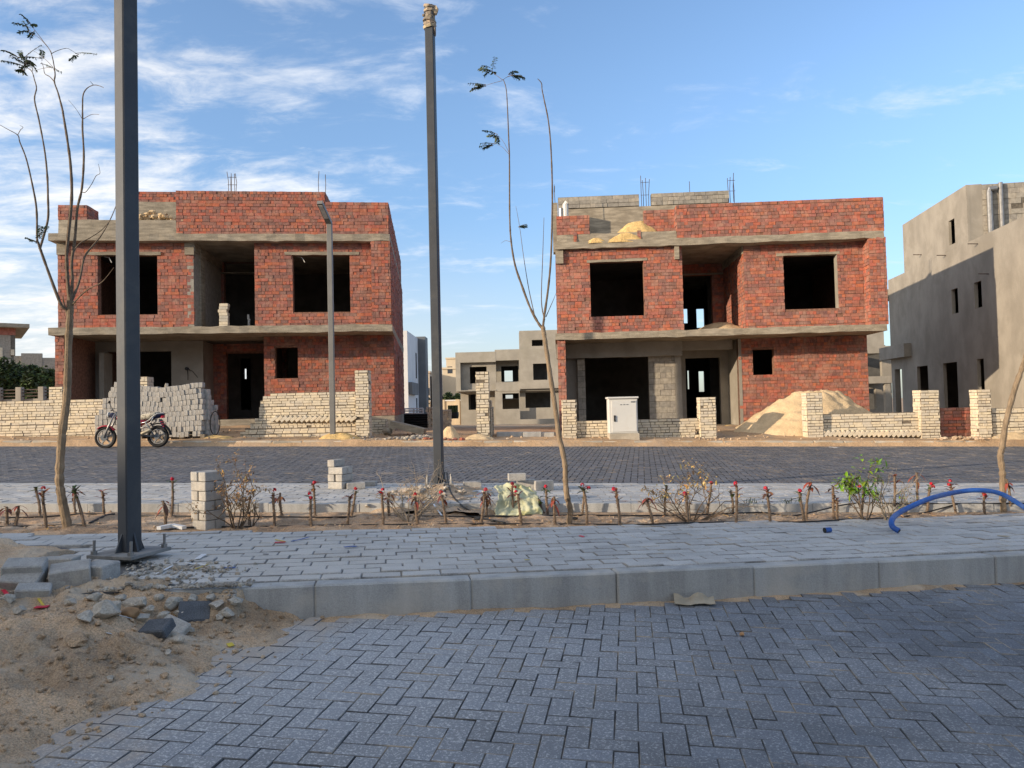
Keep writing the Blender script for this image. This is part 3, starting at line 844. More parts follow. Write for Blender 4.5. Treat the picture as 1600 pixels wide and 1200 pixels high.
# ------------------------------------------------------------------ right brick house
H2 = House(1127, 524, 23.6, -.063, 'brick_house', 'unfinished red brick villa behind the grey cabinet, yellow sand on its roof edge', 'house',
           'unfinished red brick houses')
def build_h2():
    H = H2; L = H.loc
    DEP = 10.0
    uz0, uz1 = L(1127, 380.5).z, L(1127, 369.5).z
    lz0, lz1 = L(1127, 524).z, L(1127, 513.5).z
    gz_ = L(1250, 668, 1.5).z
    sL, sR = L(867.5, 386).x, L(1381, 364).x
    W = [MORT, RED]
    mb = MB(); rough(mb, (sL, 0, uz0), (sR, DEP, uz1)); H.part('roof_slab', mb, CONC)
    mb = MB(); rough(mb, (L(868, 528).x, 0, lz0), (L(1386.5, 510).x, DEP, lz1)); H.part('floor_slab', mb, CONC)
    wl, wr = L(870, 450, .2).x, L(1386.5, 440, .02).x
    gw = L(1357, 600, 1.5).x
    mb = MB(); mb.box((wl-.03, .5, gz_-.8), (L(1155,600,1.5).x, DEP, gz_+.12)); mb.box((wl, 1.7, gz_-.8), (gw-.02, DEP, gz_)); H.part('plinth', mb, CONC)
    mb = MB(); q = H.rect(1118, 1167, 652, 676, .2); rough(mb, (q[0], .1, gz_-.5), (q[1], 1.4, gz_+.05), j=.02)
    H.part('doorstep', mb, CONC)
    b0, b1 = wl, L(1067, 450, .2).x
    c0, c1 = L(1163, 440, .5).x, L(1349.5, 440, .5).x
    pz = L(1360, 440, .02).x
    wA = H.rect(922.5, 1006.5, 409, 494.5, .2); wB = H.rect(1225, 1309, 398.5, 482.5, .5)
    mb = MB()
    masonry(mb, (0,.2,0), XU, YN, b0, b1, lz1, uz0, [wA], rr)
    masonry(mb, (0,.5,0), XU, YN, c0, c1+.05, lz1, uz0, [wB], rr)
    masonry(mb, (0,.03,0), XU, YN, pz, wr, lz1, uz0+.03, [], rr, t=.5)
    masonry(mb, (pz,0,0), (0,-1,0), (-1,0,0), -.5, -.04, lz1, uz0, [], rr, t=.1)
    masonry(mb, (c0,0,0), (0,-1,0), (-1,0,0), -3.5, -.51, lz1, uz0-.25, [], rr, t=.15)
    do = H.rect(1069, 1113, 430, 515, 3.5)
    masonry(mb, (0,3.5,0), XU, YN, b1-.3, c0+.2, lz1, uz0, [(do[0]-.3, do[1], lz1-.1, do[3])], rr)
    masonry(mb, (wr,0,0), (0,1,0), (1,0,0), .06, DEP, lz1, uz0, [], rr)
    masonry(mb, (wl,0,0), (0,-1,0), (-1,0,0), -DEP, -.22, lz1, uz0, [], rr)
    H.part('wall', mb, W)
    # the tips of the column at the right corner stick out a little
    mb = MB()
    g0 = L(1155, 600, 1.5).x
    wC = H.rect(1176.5, 1209.5, 546, 586, 1.5)
    masonry(mb, (0,1.5,0), XU, YN, g0, gw, gz_-.15, lz0, [wC], rr)
    masonry(mb, (gw,0,0), (0,1,0), (1,0,0), 1.52, DEP, gz_-.15, lz0, [], rr)
    p0, p1 = L(872, 580, .1).x, L(884.5, 580, .1).x
    masonry(mb, (0,.1,0), XU, YN, p0, p1, gz_-.2, lz0, [], rr, t=.2)
    masonry(mb, (wl,0,0), (0,-1,0), (-1,0,0), -DEP, -.33, gz_, lz0, [], rr)
    H.part('wall', mb, W)
    # porch: beam, block wall, jambs
    mb = MB(); q = H.rect(886, 1064, 541, 558, 1.6); rough(mb, (p1-.3, 1.55, q[2]), (L(1066, 550, 1.6).x, 1.8, lz0)); 
    rough(mb, (b1-.2, .3, uz0-.25), (c0, .5, uz0-.02)) if False else None
    H.part('beam', mb, PLASG)
    d1 = H.rect(915, 1014, 558, 657, 1.9)
    e1 = L(1065, 600, 1.9).x
    mb = MB(); core(mb, (0,1.9,0), XU, YN, p1-.2, d1[0], gz_, lz0, [], .2); H.part('porch_wall', mb, PLASG)
    mb = MB(); q = H.rect(903, 915, 562, 655, 1.7); masonry(mb, (0,1.7,0), XU, YN, q[0], q[1], gz_, q[3], [], rr, L=.4, H=.2, jit=.003, proud=.008, half=.1); H.part('block_wall', mb, [MORTD, GBLOCK]); mb = MB()
    masonry(mb, (0,1.9,0), XU, YN, d1[1], e1-.22, gz_, d1[3]+.02, [], rr, L=.4, H=.2, jit=.003, proud=.008, half=.15, skip=.03)
    H.part('block_wall', mb, [MORTD, GBLOCK])
    mb = MB(); mb.box((e1-.22, 1.86, gz_), (e1, 2.3, lz0)); H.part('column', mb, PLAS)
    # entrance recess
    f0, f1 = L(1069, 600, 3.0).x, L(1127, 600, 3.0).x
    d2 = H.rect(1072, 1126, 559, 655, 3.0)
    mb = MB(); core(mb, (0,3.0,0), XU, YN, e1-.05, g0+.1, gz_, lz0, [(d2[0], d2[1], gz_-.1, d2[3])], .2)
    core(mb, (e1,0,0), (0,1,0), (1,0,0), 2.31, 3.2, gz_, lz0, [], .15)
    H.part('porch_wall', mb, PLASG)
    mb = MB(); core(mb, (g0,0,0), (0,-1,0), (-1,0,0), -3.0, -1.48, gz_-.1, lz0, [], .1); H.part('entrance_jamb', mb, PLAS)
    mb = MB(); core(mb, (0,1.85,0), XU, YN, e1, g0-.1, lz0-.32, lz0, [], .2); H.part('entrance_beam', mb, PLASG)
    # beams at the recess upstairs
    mb = MB(); mb.box((c0-.04, .52, uz0-.26), (c0+.2, 3.48, uz0)); mb.box((b1, 3.44, do[3]), (c0, 3.6, do[3]+.06)); H.part('beam', mb, CONC)
    for (a, b, y0, y1) in ((868, 880, 392, 412), (1054, 1061, 388, 405)):
        q = H.rect(a, b, y0, y1, .12); mb = MB(); mb.box((q[0], .08, q[2]), (q[1], .3, uz0)); H.part('beam_end', mb, CONC)
    for wd, d_, ea, eb in ((wA, .2, .1, .12), (wB, .5, .22, .08)):
        mb = MB(); rough(mb, (wd[0]-ea, d_-.035, wd[3]), (wd[1]+eb, d_+.15, wd[3]+.085), j=.005); H.part('lintel', mb, CONC)
    mb = MB(); mb.box((wB[1]-.01, .50, wB[2]), (wB[1]+.03, .74, wB[3])); H.part('window_jamb', mb, PLAS)
    # roof edge
    mb = MB()
    m0, m1 = L(1057.5, 345, .08).x, L(1380.5, 335, .08).x; mz = L(1220, 314.5, .08).z
    masonry(mb, (0,.08,0), XU, YN, m0, m1, uz1, mz, [], rr)
    masonry(mb, (m0,0,0), (0,-1,0), (-1,0,0), -.9, -.09, uz1, mz, [], rr, t=.12)
    masonry(mb, (m1,0,0), (0,1,0), (1,0,0), .09, DEP, uz1, mz, [], rr)
    ub = L(960, 364, .1).z
    l0, l1 = L(869.5, 350, .1).x, L(921, 350, .1).x
    masonry(mb, (0,.1,0), XU, YN, l0, l1, ub, L(895, 337, .1).z, [], rr)
    k0 = L(1006, 345, .6).x
    masonry(mb, (0,.6,0), XU, YN, k0, m0+.1, ub, L(1030, 328, .6).z, [], rr)
    for px in (899, 999):
        c = L(px, 372, .09); masonry(mb, (0,.085,0), XU, YN, c.x-.06, c.x+.06, uz1, uz1+.32, [], rr, t=.02, H=.1)
    H.part('parapet', mb, W)
    mb = MB(); rough(mb, (l0, .1, uz1), (m0-.02, .35, ub)); H.part('upstand', mb, CONC)
    rz1 = L(1010, 303, 2.6).z; rz0 = L(1010, 322, 2.6).z
    r0, r1 = L(872, 320, 2.6).x, L(1143.5, 305, 2.6).x
    cc = L(1008, 310, 2.6).x
    mb = MB(); core(mb, (0,2.6,0), XU, YN, r0, r1, uz1, rz0, [], .2)
    core(mb, (r0,0,0), (0,-1,0), (-1,0,0), -6, -2.62, uz1, rz0, [], .2)
    core(mb, (r1,0,0), (0,1,0), (1,0,0), 2.62, 6, uz1, rz0, [], .2)
    H.part('roof_room_wall', mb, CONC)
    mb = MB()
    masonry(mb, (0,2.6,0), XU, YN, r0, cc-.22, rz0+.02, rz1, [], rr, L=.4, H=.13, jit=.004)
    H.part('block_wall', mb, [MORTD, GBLOCK]); mb = MB()
    masonry(mb, (0,2.6,0), XU, YN, cc+.22, r1-.1, rz0+.02, rz1, [], rr, L=.4, H=.13, jit=.004)
    masonry(mb, (0,2.6,0), XU, YN, r0, L(1000, 345, 2.6).x, uz1, L(960, 358, 2.6).z, [], rr, L=.4, H=.2, jit=.003, half=.1) if False else None
    H.part('block_wall', mb, [MORTD, GBLOCK])
    rebar(H, cc, 2.65, rz0, 1.15, 4, rr, .26)
    rebar(H, L(1143, 290, 2.7).x, 2.7, rz0+.1, .95, 4, rr, .2, stub=.0)
    rebar(H, L(1079, 290, 2.7).x, 2.7, rz1-.1, .6, 1, rr, .1)
    rebar(H, L(868.5, 300, 1.6).x, 1.6, L(868, 316, 1.6).z, .6, 1, rr, .1)
    mb = MB(); q = H.rect(863.5, 872, 318, 380, 1.6); mb.box((q[0], 1.5, uz1), (q[1], 1.9, q[3])); H.part('column', mb, CONC)
    for (px, r_, top) in ((877, .09, 326), (884, .10, 317)):
        a = L(px, 340, 1.2)
        mb = MB(); zt = L(px, top, 1.2).z
        mb.tube([(a.x, 1.2, uz1), (a.x, 1.2, zt-.06), (a.x+(.0 if px < 880 else .06), 1.2, zt)], r_, 10); H.part('vent_pipe', mb, CAB if px > 880 else ALLOY)
    # inner walls and ceilings in the shade-darkened colour
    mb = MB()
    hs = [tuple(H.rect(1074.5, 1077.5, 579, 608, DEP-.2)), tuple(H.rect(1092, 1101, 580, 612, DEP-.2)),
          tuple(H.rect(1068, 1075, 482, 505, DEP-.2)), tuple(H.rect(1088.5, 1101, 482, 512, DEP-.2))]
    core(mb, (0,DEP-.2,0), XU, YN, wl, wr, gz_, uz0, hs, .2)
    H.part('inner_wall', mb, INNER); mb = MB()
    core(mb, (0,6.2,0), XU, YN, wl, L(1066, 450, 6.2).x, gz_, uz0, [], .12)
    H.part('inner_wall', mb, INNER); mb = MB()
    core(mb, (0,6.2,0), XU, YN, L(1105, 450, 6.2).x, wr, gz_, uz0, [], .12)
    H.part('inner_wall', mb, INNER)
    mb = MB(); mb.box((wl+.3, .8, uz0-.03), (b1-.2, DEP-.25, uz0-.02)); mb.box((wl+.3, 2.3, lz0-.03), (gw-.3, DEP-.25, lz0-.02)); mb.box((c0+.3, .8, uz0-.03), (wr-.3, DEP-.25, uz0-.02)); H.part('ceiling', mb, INNER)
    # sand on the roof edge and on the balcony
    th = H.th
    def on_house(name, u, d, z, rx, ry, h, m_, label, cat, seed, group=None):
        c = H.world((u, d, z)); return heap(name, (c.x, c.y), rx, ry, h, m_, label, cat, lambda x, y: z-.01, seed, group=group, steps=26)
    c = L(990, 378, .55); on_house('sand_heap', L(995, 372, .8).x, .80, uz1+.02, 1.15, .72, 1.02, SANDY, 'bright yellow sand heap spilling over the roof edge beside the set-back red parapet', 'sand heap', 5, 'small sand heaps on the house')
    c = L(932, 376, .05); on_house('sand_heap', c.x, .07, uz1, .35, .10, .17, SANDY, 'small yellow sand spill on the roof edge, left of the bright heap', 'sand heap', 6, 'small sand heaps on the house')
    c = L(962, 376, .05); on_house('sand_heap', L(978, 376, .05).x, .07, uz1, .62, .10, .34, SANDY, 'yellow sand skirt against the roof upstand, directly below the bright yellow heap', 'sand heap', 16, 'small sand heaps on the house')
    c = L(1128, 510, 1.6); on_house('sand_heap', c.x, 1.7, lz1, 1.1, 1.1, .50, SAND, 'shaded sand heap on the balcony floor of the house behind the cabinet', 'sand heap', 8, 'small sand heaps on the house')
    c = L(1140, 655, .8); on_house('sand_heap', c.x, .8, gz_+.05, .5, .35, .16, SANDY, 'low yellow sand patch on the doorstep of the house behind the cabinet', 'sand heap', 9, 'small sand heaps on the house')
build_h2()
# ------------------------------------------------------------------ rendered house on the right
def build_ph():
    P1 = at(1410, 350, 34.0); P2 = at(1510, 290, .8146*34)
    dv = Vector((P2.x-P1.x, P2.y-P1.y, 0)).normalized()
    root = empty('rendered_house', (P1.x, P1.y, 0), 'beige cement-rendered villa shell at the right edge, its flank half in shadow', 'house')
    O = Vector((0,0,0)); N = Vector((dv.y, -dv.x, 0))
    if N.x > 0: N = -N
    inn = -N
    def hit(px, py, d=0.0):
        r = ray(px, py); o = Vector((P1.x, P1.y, 0)) - N*d
        t = ((o-CP).dot(N))/r.dot(N); p = CP + r*t
        q = p - Vector((P1.x, P1.y, 0)); return q.dot(dv), p.z
    def rc(x0, x1, y0, y1):
        a = hit(x0, (y0+y1)/2); b = hit(x1, (y0+y1)/2); c = hit((x0+x1)/2, y0); d = hit((x0+x1)/2, y1)
        return (a[0], b[0], d[1], c[1])
    top = (hit(1412, 349)[1]+hit(1510, 290)[1])/2; lowt = (hit(1513, 378)[1]+hit(1598, 339)[1])/2
    s1 = hit(1511, 330)[0]
    hole_up = [rc(1487, 1497, 451, 490), rc(1522.5, 1534, 440, 481)]
    zt = hit(1440, 572)[1]; zb = hit(1440, 640)[1]-.6
    doors = [rc(a, b, 580, 640) for a, b in ((1399, 1410), (1434, 1451), (1475, 1497), (1528, 1539))]
    doors = [(a, b, zb, zt) for a, b, _, _ in doors]
    end = 17.0
    part = lambda n, mb, m_: setattr(mb.build(n, m_, local=True), 'parent', root)
    st0 = hit(1389, 480)[0]
    mb = MB(); core(mb, O, dv, N, 0, end, zb-.5, lowt, [h for h in hole_up+doors if h[0] > .02], .13)
    core(mb, O+N*-.004, dv, N, st0, 0, zb-.5, hit(1400, 432)[1], [(doors[0][0], min(doors[0][1], -.05), zb, zt)] if doors[0][0] < -.1 else [], .25)
    part('wall', mb, PLAS)
    mb = MB(); core(mb, O, dv, N, 0, s1, lowt+.002, top, [rc(1482.5, 1492, 343, 382)], .10)
    core(mb, dv*s1, inn, dv, .0, 9, lowt-1.0, top, [], .22) if False else None
    part('roof_room_wall', mb, PLAS)
    # front of the roof room: blocks in cement
    rw = MB(); masonry(rw, dv*(s1-.01), inn, dv, .55, 9, lowt-1.2, top-.02, [], rr, L=.4, H=.2, jit=.004, half=.1)
    part('block_wall', rw, [MORTD, GBLOCK]); rw = MB(); core(rw, dv*(s1-.006), inn, dv, .095, .55, lowt, top, [], .25); part('pier', rw, PLAS)
    mb = MB()
    c = O + inn*4.5
    for (a, b, z0, z1) in ((0, end, lowt-1.25, lowt-1.05), (0, end, zt+.55, zt+.75)):
        mb.obox(dv*((a+b)/2)+inn*5.1+Vector((0,0,(z0+z1)/2)), dv*((b-a)/2), inn*4.85, (0,0,(z1-z0)/2))
    mb.obox(dv*(s1/2)+inn*4.9+Vector((0,0,top-.12)), dv*(s1/2-.1), inn*4.7, (0,0,.08))
    part('slab', mb, CONC)
    # far flank and back so that the openings stay dark, with gaps behind two doors
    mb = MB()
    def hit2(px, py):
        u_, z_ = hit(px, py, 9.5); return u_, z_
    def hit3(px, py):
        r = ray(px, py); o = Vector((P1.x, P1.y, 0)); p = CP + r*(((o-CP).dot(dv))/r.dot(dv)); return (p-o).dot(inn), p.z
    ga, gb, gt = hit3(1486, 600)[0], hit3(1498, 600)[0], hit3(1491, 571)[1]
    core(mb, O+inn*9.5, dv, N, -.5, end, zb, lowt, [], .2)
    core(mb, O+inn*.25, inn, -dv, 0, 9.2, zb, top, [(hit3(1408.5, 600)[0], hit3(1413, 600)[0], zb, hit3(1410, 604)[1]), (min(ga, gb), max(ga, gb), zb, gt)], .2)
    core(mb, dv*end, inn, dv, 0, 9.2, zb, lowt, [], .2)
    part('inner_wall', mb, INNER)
    # small projecting box on the flank
    q = rc(1384, 1424, 540, 560)
    mb = MB(); mb.obox(dv*((q[0]+q[1])/2)+N*.15+Vector((0,0,(q[2]+q[3])/2)), dv*((q[1]-q[0])/2), N*.16, (0,0,(q[3]-q[2])/2)); part('projecting_box', mb, PLAS)
    mb = MB(); mb.obox(dv*(st0-.4)+inn*.6+Vector((0,0,hit(1400,455)[1])), dv*.4, inn*.9, (0,0,.25)); part('ledge', mb, PLAS)
    # downpipes in the notch beside the roof room
    for k, (d_, r_) in enumerate(((.75, .10), (1.15, .075))):
        mb = MB(); b = dv*(s1+.12)+inn*d_
        zt_ = top-.25 if k == 0 else top-.02
        mb.tube([b+Vector((0,0,lowt-1.1)), b+Vector((0,0,zt_-.12)), b+Vector((0,0,zt_))] + ([b+inn*.25+Vector((0,0,zt_+.02))] if k == 0 else []), r_, 10)
        part('downpipe', mb, ALLOY)
    for (px, py) in ((1440, 398), (1478, 399), (1528, 381), (1545, 428)):
        mb = MB(); u, z = hit(px, py); mb.tube([dv*u+Vector((0,0,z)), dv*u+N*.35+Vector((0,0,z+.02))], .018, 5)
        part('tie_rod', mb, STEEL)
build_ph()
# ------------------------------------------------------------------ farther buildings
rr = random.Random(21)
def back_house(px, py, Y, slope, name, label, pieces, zbase_px, depth, m_, holes_dark=True, group=None):
    """pieces: (x0,x1,y0,y1,d, holes[(x0,x1,y0,y1)], partname)"""
    H = House(px, py, Y, slope, name, label, 'house', group)
    for (x0, x1, y0, y1, d, holes, pn, mm, t) in pieces:
        a = H.rect(x0, x1, y0, y1, d); mb = MB()
        core(mb, (0,d,0), XU, YN, a[0], a[1], a[2], a[3], [tuple(H.rect(*h, d)) for h in holes], t)
        H.part(pn, mb, mm)
    return H
Hg = back_house(790, 600, 66, -.05, 'grey_house', 'grey rendered villa shell far behind, seen in the gap between the two brick villas', [
    (712, 775, 550, 611, 0, [(719.5, 775.5, 566, 609.5)], 'upper_wall', PLASB, .3),
    (716, 775, 553, 611, .55, [(734, 760.5, 573, 599)], 'recessed_wall', PLASB, .3),
    (773, 812, 546, 563, 0.02, [], 'parapet', PLASB, .3),
    (770, 812, 563, 611, 1.6, [(783, 810, 572, 596)], 'loggia_wall', PLASB, .3),
    (774, 812.5, 597, 611, .05, [], 'balcony_front', PLASB, .3),
    (811, 880, 545, 607, 0, [(833, 855, 568, 593.6)], 'upper_wall', PLASB, .3),
    (811.5, 880, 516, 546, .6, [(831, 848, 531, 540.6)], 'roof_room_wall', PLASB, .3),
    (720, 776, 608, 668, 1.4, [(732, 764, 616, 640)], 'lower_wall', PLASB, .3),
    (774, 812.5, 611, 668, .1, [(785, 811, 614.5, 639)], 'lower_wall', PLASB, .3),
    (812, 880, 606, 668, .9, [(821, 860, 613, 637)], 'lower_wall', PLASB, .3)], 664, 12, PLASB)
def hg():
    H = Hg; mb = MB()
    a = H.rect(712, 880, 551, 668, 0)
    zm = H.loc(790, 609).z; zt = H.loc(740, 556).z; zr = H.loc(840, 518, .6).z
    x1 = H.loc(812, 600).x
    mb.box((a[0]+.05, .31, zt-.3), (a[1], 11.5, zt)); mb.box((a[0]+.05, .35, zm-.15), (a[1], 11.5, zm+.1)); mb.box((x1+.1, .95, zr-.2), (a[1], 6, zr))
    H.part('slab', mb, PLASB)
    mb = MB()
    core(mb, (a[0],0,0), (0,-1,0), (-1,0,0), -11.5, -.31, zm-.15, zt+.3, [], .3)
    core(mb, (a[0]+.5,0,0), (0,-1,0), (-1,0,0), -11.5, -1.7, a[2], zm-.16, [], .3)
    core(mb, (x1,0,0), (0,-1,0), (-1,0,0), -6, -.91, zt, zr, [], .3)
    H.part('side_wall', mb, PLASB)
    mb = MB(); core(mb, (0,11,0), XU, YN, a[0]+.3, a[1], a[2], zt, [tuple(H.rect(788, 801, 579, 596, 11)), tuple(H.rect(790, 801.5, 617, 639, 11))], .3); H.part('inner_wall', mb, INNER)
    mb = MB(); core(mb, (0,5,0), XU, YN, a[0]+.3, H.loc(783,600,5).x, a[2], zt, [], .2); H.part('inner_wall', mb, INNER); mb = MB(); core(mb, (0,5,0), XU, YN, H.loc(811,600,5).x, a[1], a[2], zt, [], .2); mb2 = MB(); core(mb2, (0,5.8,0), XU, YN, x1, a[1]+3, zt, zr, [], .2); H.part('inner_wall', mb2, INNER); H.part('inner_wall', mb, INNER)
    # low step in front
    mb = MB(); b = H.rect(776, 880, 655, 672, -1.5); core(mb, (0,-1.5,0), XU, YN, b[0], b[1], b[2], b[3], [], .3); H.part('plinth', mb, PLASB)
hg()
Hc = back_house(1375, 570, 46, -.05, 'grey_house', 'beige concrete shell with open storeys between the cabinet villa and the rendered villa', [
    (1350, 1381, 505, 545, 1.5, [], 'upper_wall', PLAS, .3),
    (1340, 1392, 541, 552, 0, [], 'balcony_front', PLAS, .3),
    (1340, 1394, 588, 599, 0, [], 'balcony_front', PLAS, .3),
    (1340, 1394, 552.5, 588, 1.5, [(1352, 1378, 553, 588)], 'upper_wall', PLAS, .3),
    (1340, 1394, 599, 645, 1.5, [(1352, 1369, 607, 640)], 'lower_wall', PLAS, .3),
    (1384, 1392, 599, 645, .1, [], 'post', PLAS, .3)], 640, 8, PLAS)
def hc():
    H = Hc; a = H.rect(1340, 1394, 541, 645, 0); mb = MB()
    for py in (547, 593): z = H.loc(1375, py).z; mb.box((a[0], .31, z-.15), (a[1], 8, z))
    H.part('slab', mb, PLAS)
    mb = MB(); core(mb, (0,5,0), XU, YN, a[0]-1, a[1]+1.9, a[2], a[3]+.4, [], .2); H.part('inner_wall', mb, INNER)
hc()
WPAINT = mat('white_wall_paint', (.66,.66,.66), .06, 1, .7)
DGREY = mat('dark_grey_cladding', (.13,.145,.16), .1, 1, .6)
BEIGE = mat('far_beige_paint', (.60,.50,.36), .08, .3, .9)
BEIGE2 = mat('far_tan_paint', (.48,.40,.31), .08, .3, .9)
GLASS = mat('dark_window_glass', (.03,.035,.045), .1, 1, .15, spec=.6)
def white_house():
    y0, y1 = 48.0, 53.4
    x = at(636, 520, y0).x; zt = at(636, 516.6, y0).z
    root = empty('modern_house', (x, y0, 0), 'finished white villa with a dark grey end, half hidden behind the motorbike villa', 'house')
    zb = -.3
    mb = MB(); mb.box((x-10, y0, zb), (x, y1, zt)); mb.build('wall', WPAINT, root)
    mb = MB(); mb.box((x-10, y1+.003, zb), (x+.55, y1+1.5, zt+.12)); mb.build('end_wall', DGREY, root)
    mb = MB(); mb.box((x-9, y0+.2, 2.2), (x+.25, y0+3.3, 3.0)); mb.build('balcony', DGREY, root)
    for (a, b, z0, z1) in ((y0+4.0, y0+4.5, 3.4, 5.2), (y0+3.9, y0+4.4, .6, 2.0)):
        mb = MB(); mb.box((x-.1, a, z0), (x+.02, b, z1)); mb.build('window', GLASS, root)
white_house()
def far_block(x0, x1, yt, yb, Y, m_, label, wins=()):
    a, b = at(x0, yt, Y), at(x1, yt, Y)
    root = empty('apartment_block', (a.x, Y, 0), label, 'building', 'pale buildings on the horizon')
    mb = MB(); mb.box((a.x, Y, -4), (b.x, Y+12, a.z)); mb.build('wall', m_, root)
    mb = MB(); mb.box((a.x-.2, Y-.25, a.z+.003), (b.x+.2, Y+12.2, a.z+.35)); mb.build('parapet', m_, root)
    for (wx, wy) in wins:
        q = at(wx, wy, Y); mb = MB(); mb.box((q.x-.5, Y-.04, q.z-.7), (q.x+.5, Y+.1, q.z+.7)); mb.build('window', GLASS, root)
far_block(655, 671, 583, 640, 140, BEIGE2, 'tan block on the horizon, left of the tall thin middle pole', ((660, 595), (667, 612)))
far_block(669, 689, 587, 640, 175, BEIGE, 'low cream block on the horizon directly behind the tall thin middle pole', ((674, 600),))
far_block(691, 716, 577, 640, 150, BEIGE, 'cream block on the horizon between the tall thin middle pole and the grey villa shell', ((703, 578),))
far_block(697, 720, 561, 640, 190, BEIGE, 'tallest cream block on the horizon, its top against the corner of the grey villa shell', ())
# left distance
H3 = House(10, 560, 58, .75, 'grey_house', 'grey block house with a thin overhanging roof slab at the left edge of the view', 'house')
def h3():
    H = H3
    a = H.rect(-30, 24, 523, 640, 0)
    mb = MB(); core(mb, (0,0,0), XU, YN, a[0], a[1], -1, a[3], [], .3); core(mb, (a[1],0,0), (0,1,0), (1,0,0), .0, 8, -1, a[3], [], .3); H.part('wall', mb, GBLOCK)
    mb = MB(); mb.box((a[0], -.9, a[3]+.55), (a[1]+.9, 9, a[3]+.85)); H.part('roof_slab', mb, CONC)
    mb = MB(); mb.box((a[0], -.05, a[3]+.003), (a[1]+.02, 8, a[3]+.55)); H.part('brick_band', mb, RED)
    for (x0, x1, y0, y1) in ((-3, 4, 543, 560), (17, 22.5, 546, 555)):
        q = H.rect(x0, x1, y0, y1, -.1); mb = MB(); mb.box((q[0], -.12, q[2]), (q[1], .05, q[3])); H.part('window', mb, WHITE)
h3()
H4 = House(60, 575, 52, .5, 'block_shell', 'unroofed grey block shell with stepped wall tops behind the dark hedge', 'house')
def h4():
    H = H4
    for (x0, x1, yt, d) in ((22, 38, 556, .3), (33, 66, 552, 0), (65, 86, 559, .1)):
        q = H.rect(x0, x1, yt, 640, d); mb = MB(); core(mb, (0,d,0), XU, YN, q[0], q[1], -1, q[3], [], .3); H.part('wall', mb, GBLOCK)
    q = H.rect(40, 86, 575, 610, -.03); mb = MB(); mb.box((q[0], -.03, q[2]), (q[1], .05, q[2]+1.3)); H.part('brick_band', mb, RED)
h4()
# foliage of many leaf faces
def leaf_cloud(mb, c, rx, ry, rz, n, size, rr, seed=0, gap=.32):
    c = Vector(c); k = 0; tries = 0
    while k < n and tries < n*6:
        tries += 1
        d = Vector((rr.gauss(0,1), rr.gauss(0,1), rr.gauss(0,1))).normalized()*(rr.random()**.35)
        p = Vector((d.x*rx, d.y*ry, d.z*rz))
        lump = noise.noise((p+c)*1.1/max(.4, rx*.45)+Vector((seed,0,0)))
        if lump < -gap+ .25*rr.random() - .1: continue
        p = p*(1+.35*lump) + c
        a = Vector((rr.gauss(0,1), rr.gauss(0,1), rr.gauss(0,.7))).normalized(); b = a.orthogonal().normalized()
        l = size*rr.uniform(.6, 1.4); w_ = l*.42
        mb.add([p-a*l*.5, p+b*w_*.5, p+a*l*.5, p-b*w_*.5], [(0,1,2,3)]); k += 1
def bush_tree(name, px, py_top, py_bot, Y, wpx, label, seed, n=1500, group=None, m_=None, size=.28):
    b = at(px, py_bot, Y); t = at(px, py_top, Y); rx = wpx/FPX*Y/2; h = t.z-b.z
    root = empty(name, b, label, 'tree' if 'tree' in name else 'bush', group)
    rs = random.Random(seed)
    mb = MB()
    for k in range(5):
        a = rs.uniform(0, 6.28); q = rs.uniform(.3, .7)
        mb.tube([b-Vector((0,0,.6)), b+Vector((math.cos(a)*rx*.15, math.sin(a)*rx*.15, h*.3)), b+Vector((math.cos(a)*rx*q, math.sin(a)*rx*q, h*.8))], [.09, .06, .02], 6)
    mb.build('trunk', TWIG, root)
    mb = MB(); leaf_cloud(mb, b+Vector((0,0,h*.52)), rx, rx*.9, h*.52, n, size, rs, seed)
    for k in range(5):
        a = rs.uniform(0, 6.28); leaf_cloud(mb, b+Vector((math.cos(a)*rx*.6, math.sin(a)*rx*.5, h*rs.uniform(.45,.82))), rx*.42, rx*.4, h*.24, n//6, size, rs, seed+k)
    mb.build('crown', m_ or LEAFD, root)
HG = 'dark green trees beyond the left wall'
for k, (px, yt, wp, Y, lab) in enumerate(((2, 562, 50, 40, 'dense dark green tree at the left edge, below the overhanging grey roof slab'),
        (33, 570, 52, 41, 'dense dark green tree before the stepped block shell, second from the left edge'),
        (62, 577, 50, 40, 'dense dark green tree between the stepped block shell and the low white wall'),
        (88, 585, 46, 42, 'lowest of the dark green trees, touching the left corner of the brick villa'))):
    bush_tree('dense_tree', px, yt, 634, Y, wp, lab, 50+k, 1500, HG)
for k, (px, yt, wp, lab) in enumerate(((659, 616, 26, 'dark far bush beside the white villa, left of the middle pole'), (701, 615, 18, 'far round green bush right of the middle pole, over the far beige wall'),
        (715, 617, 14, 'small far green bush against the corner of the grey villa shell'))):
    bush_tree('far_bush', px, yt, 640, 85, wp, lab, 70+k, 500, 'far green bushes in the gap between the villas', size=.4)
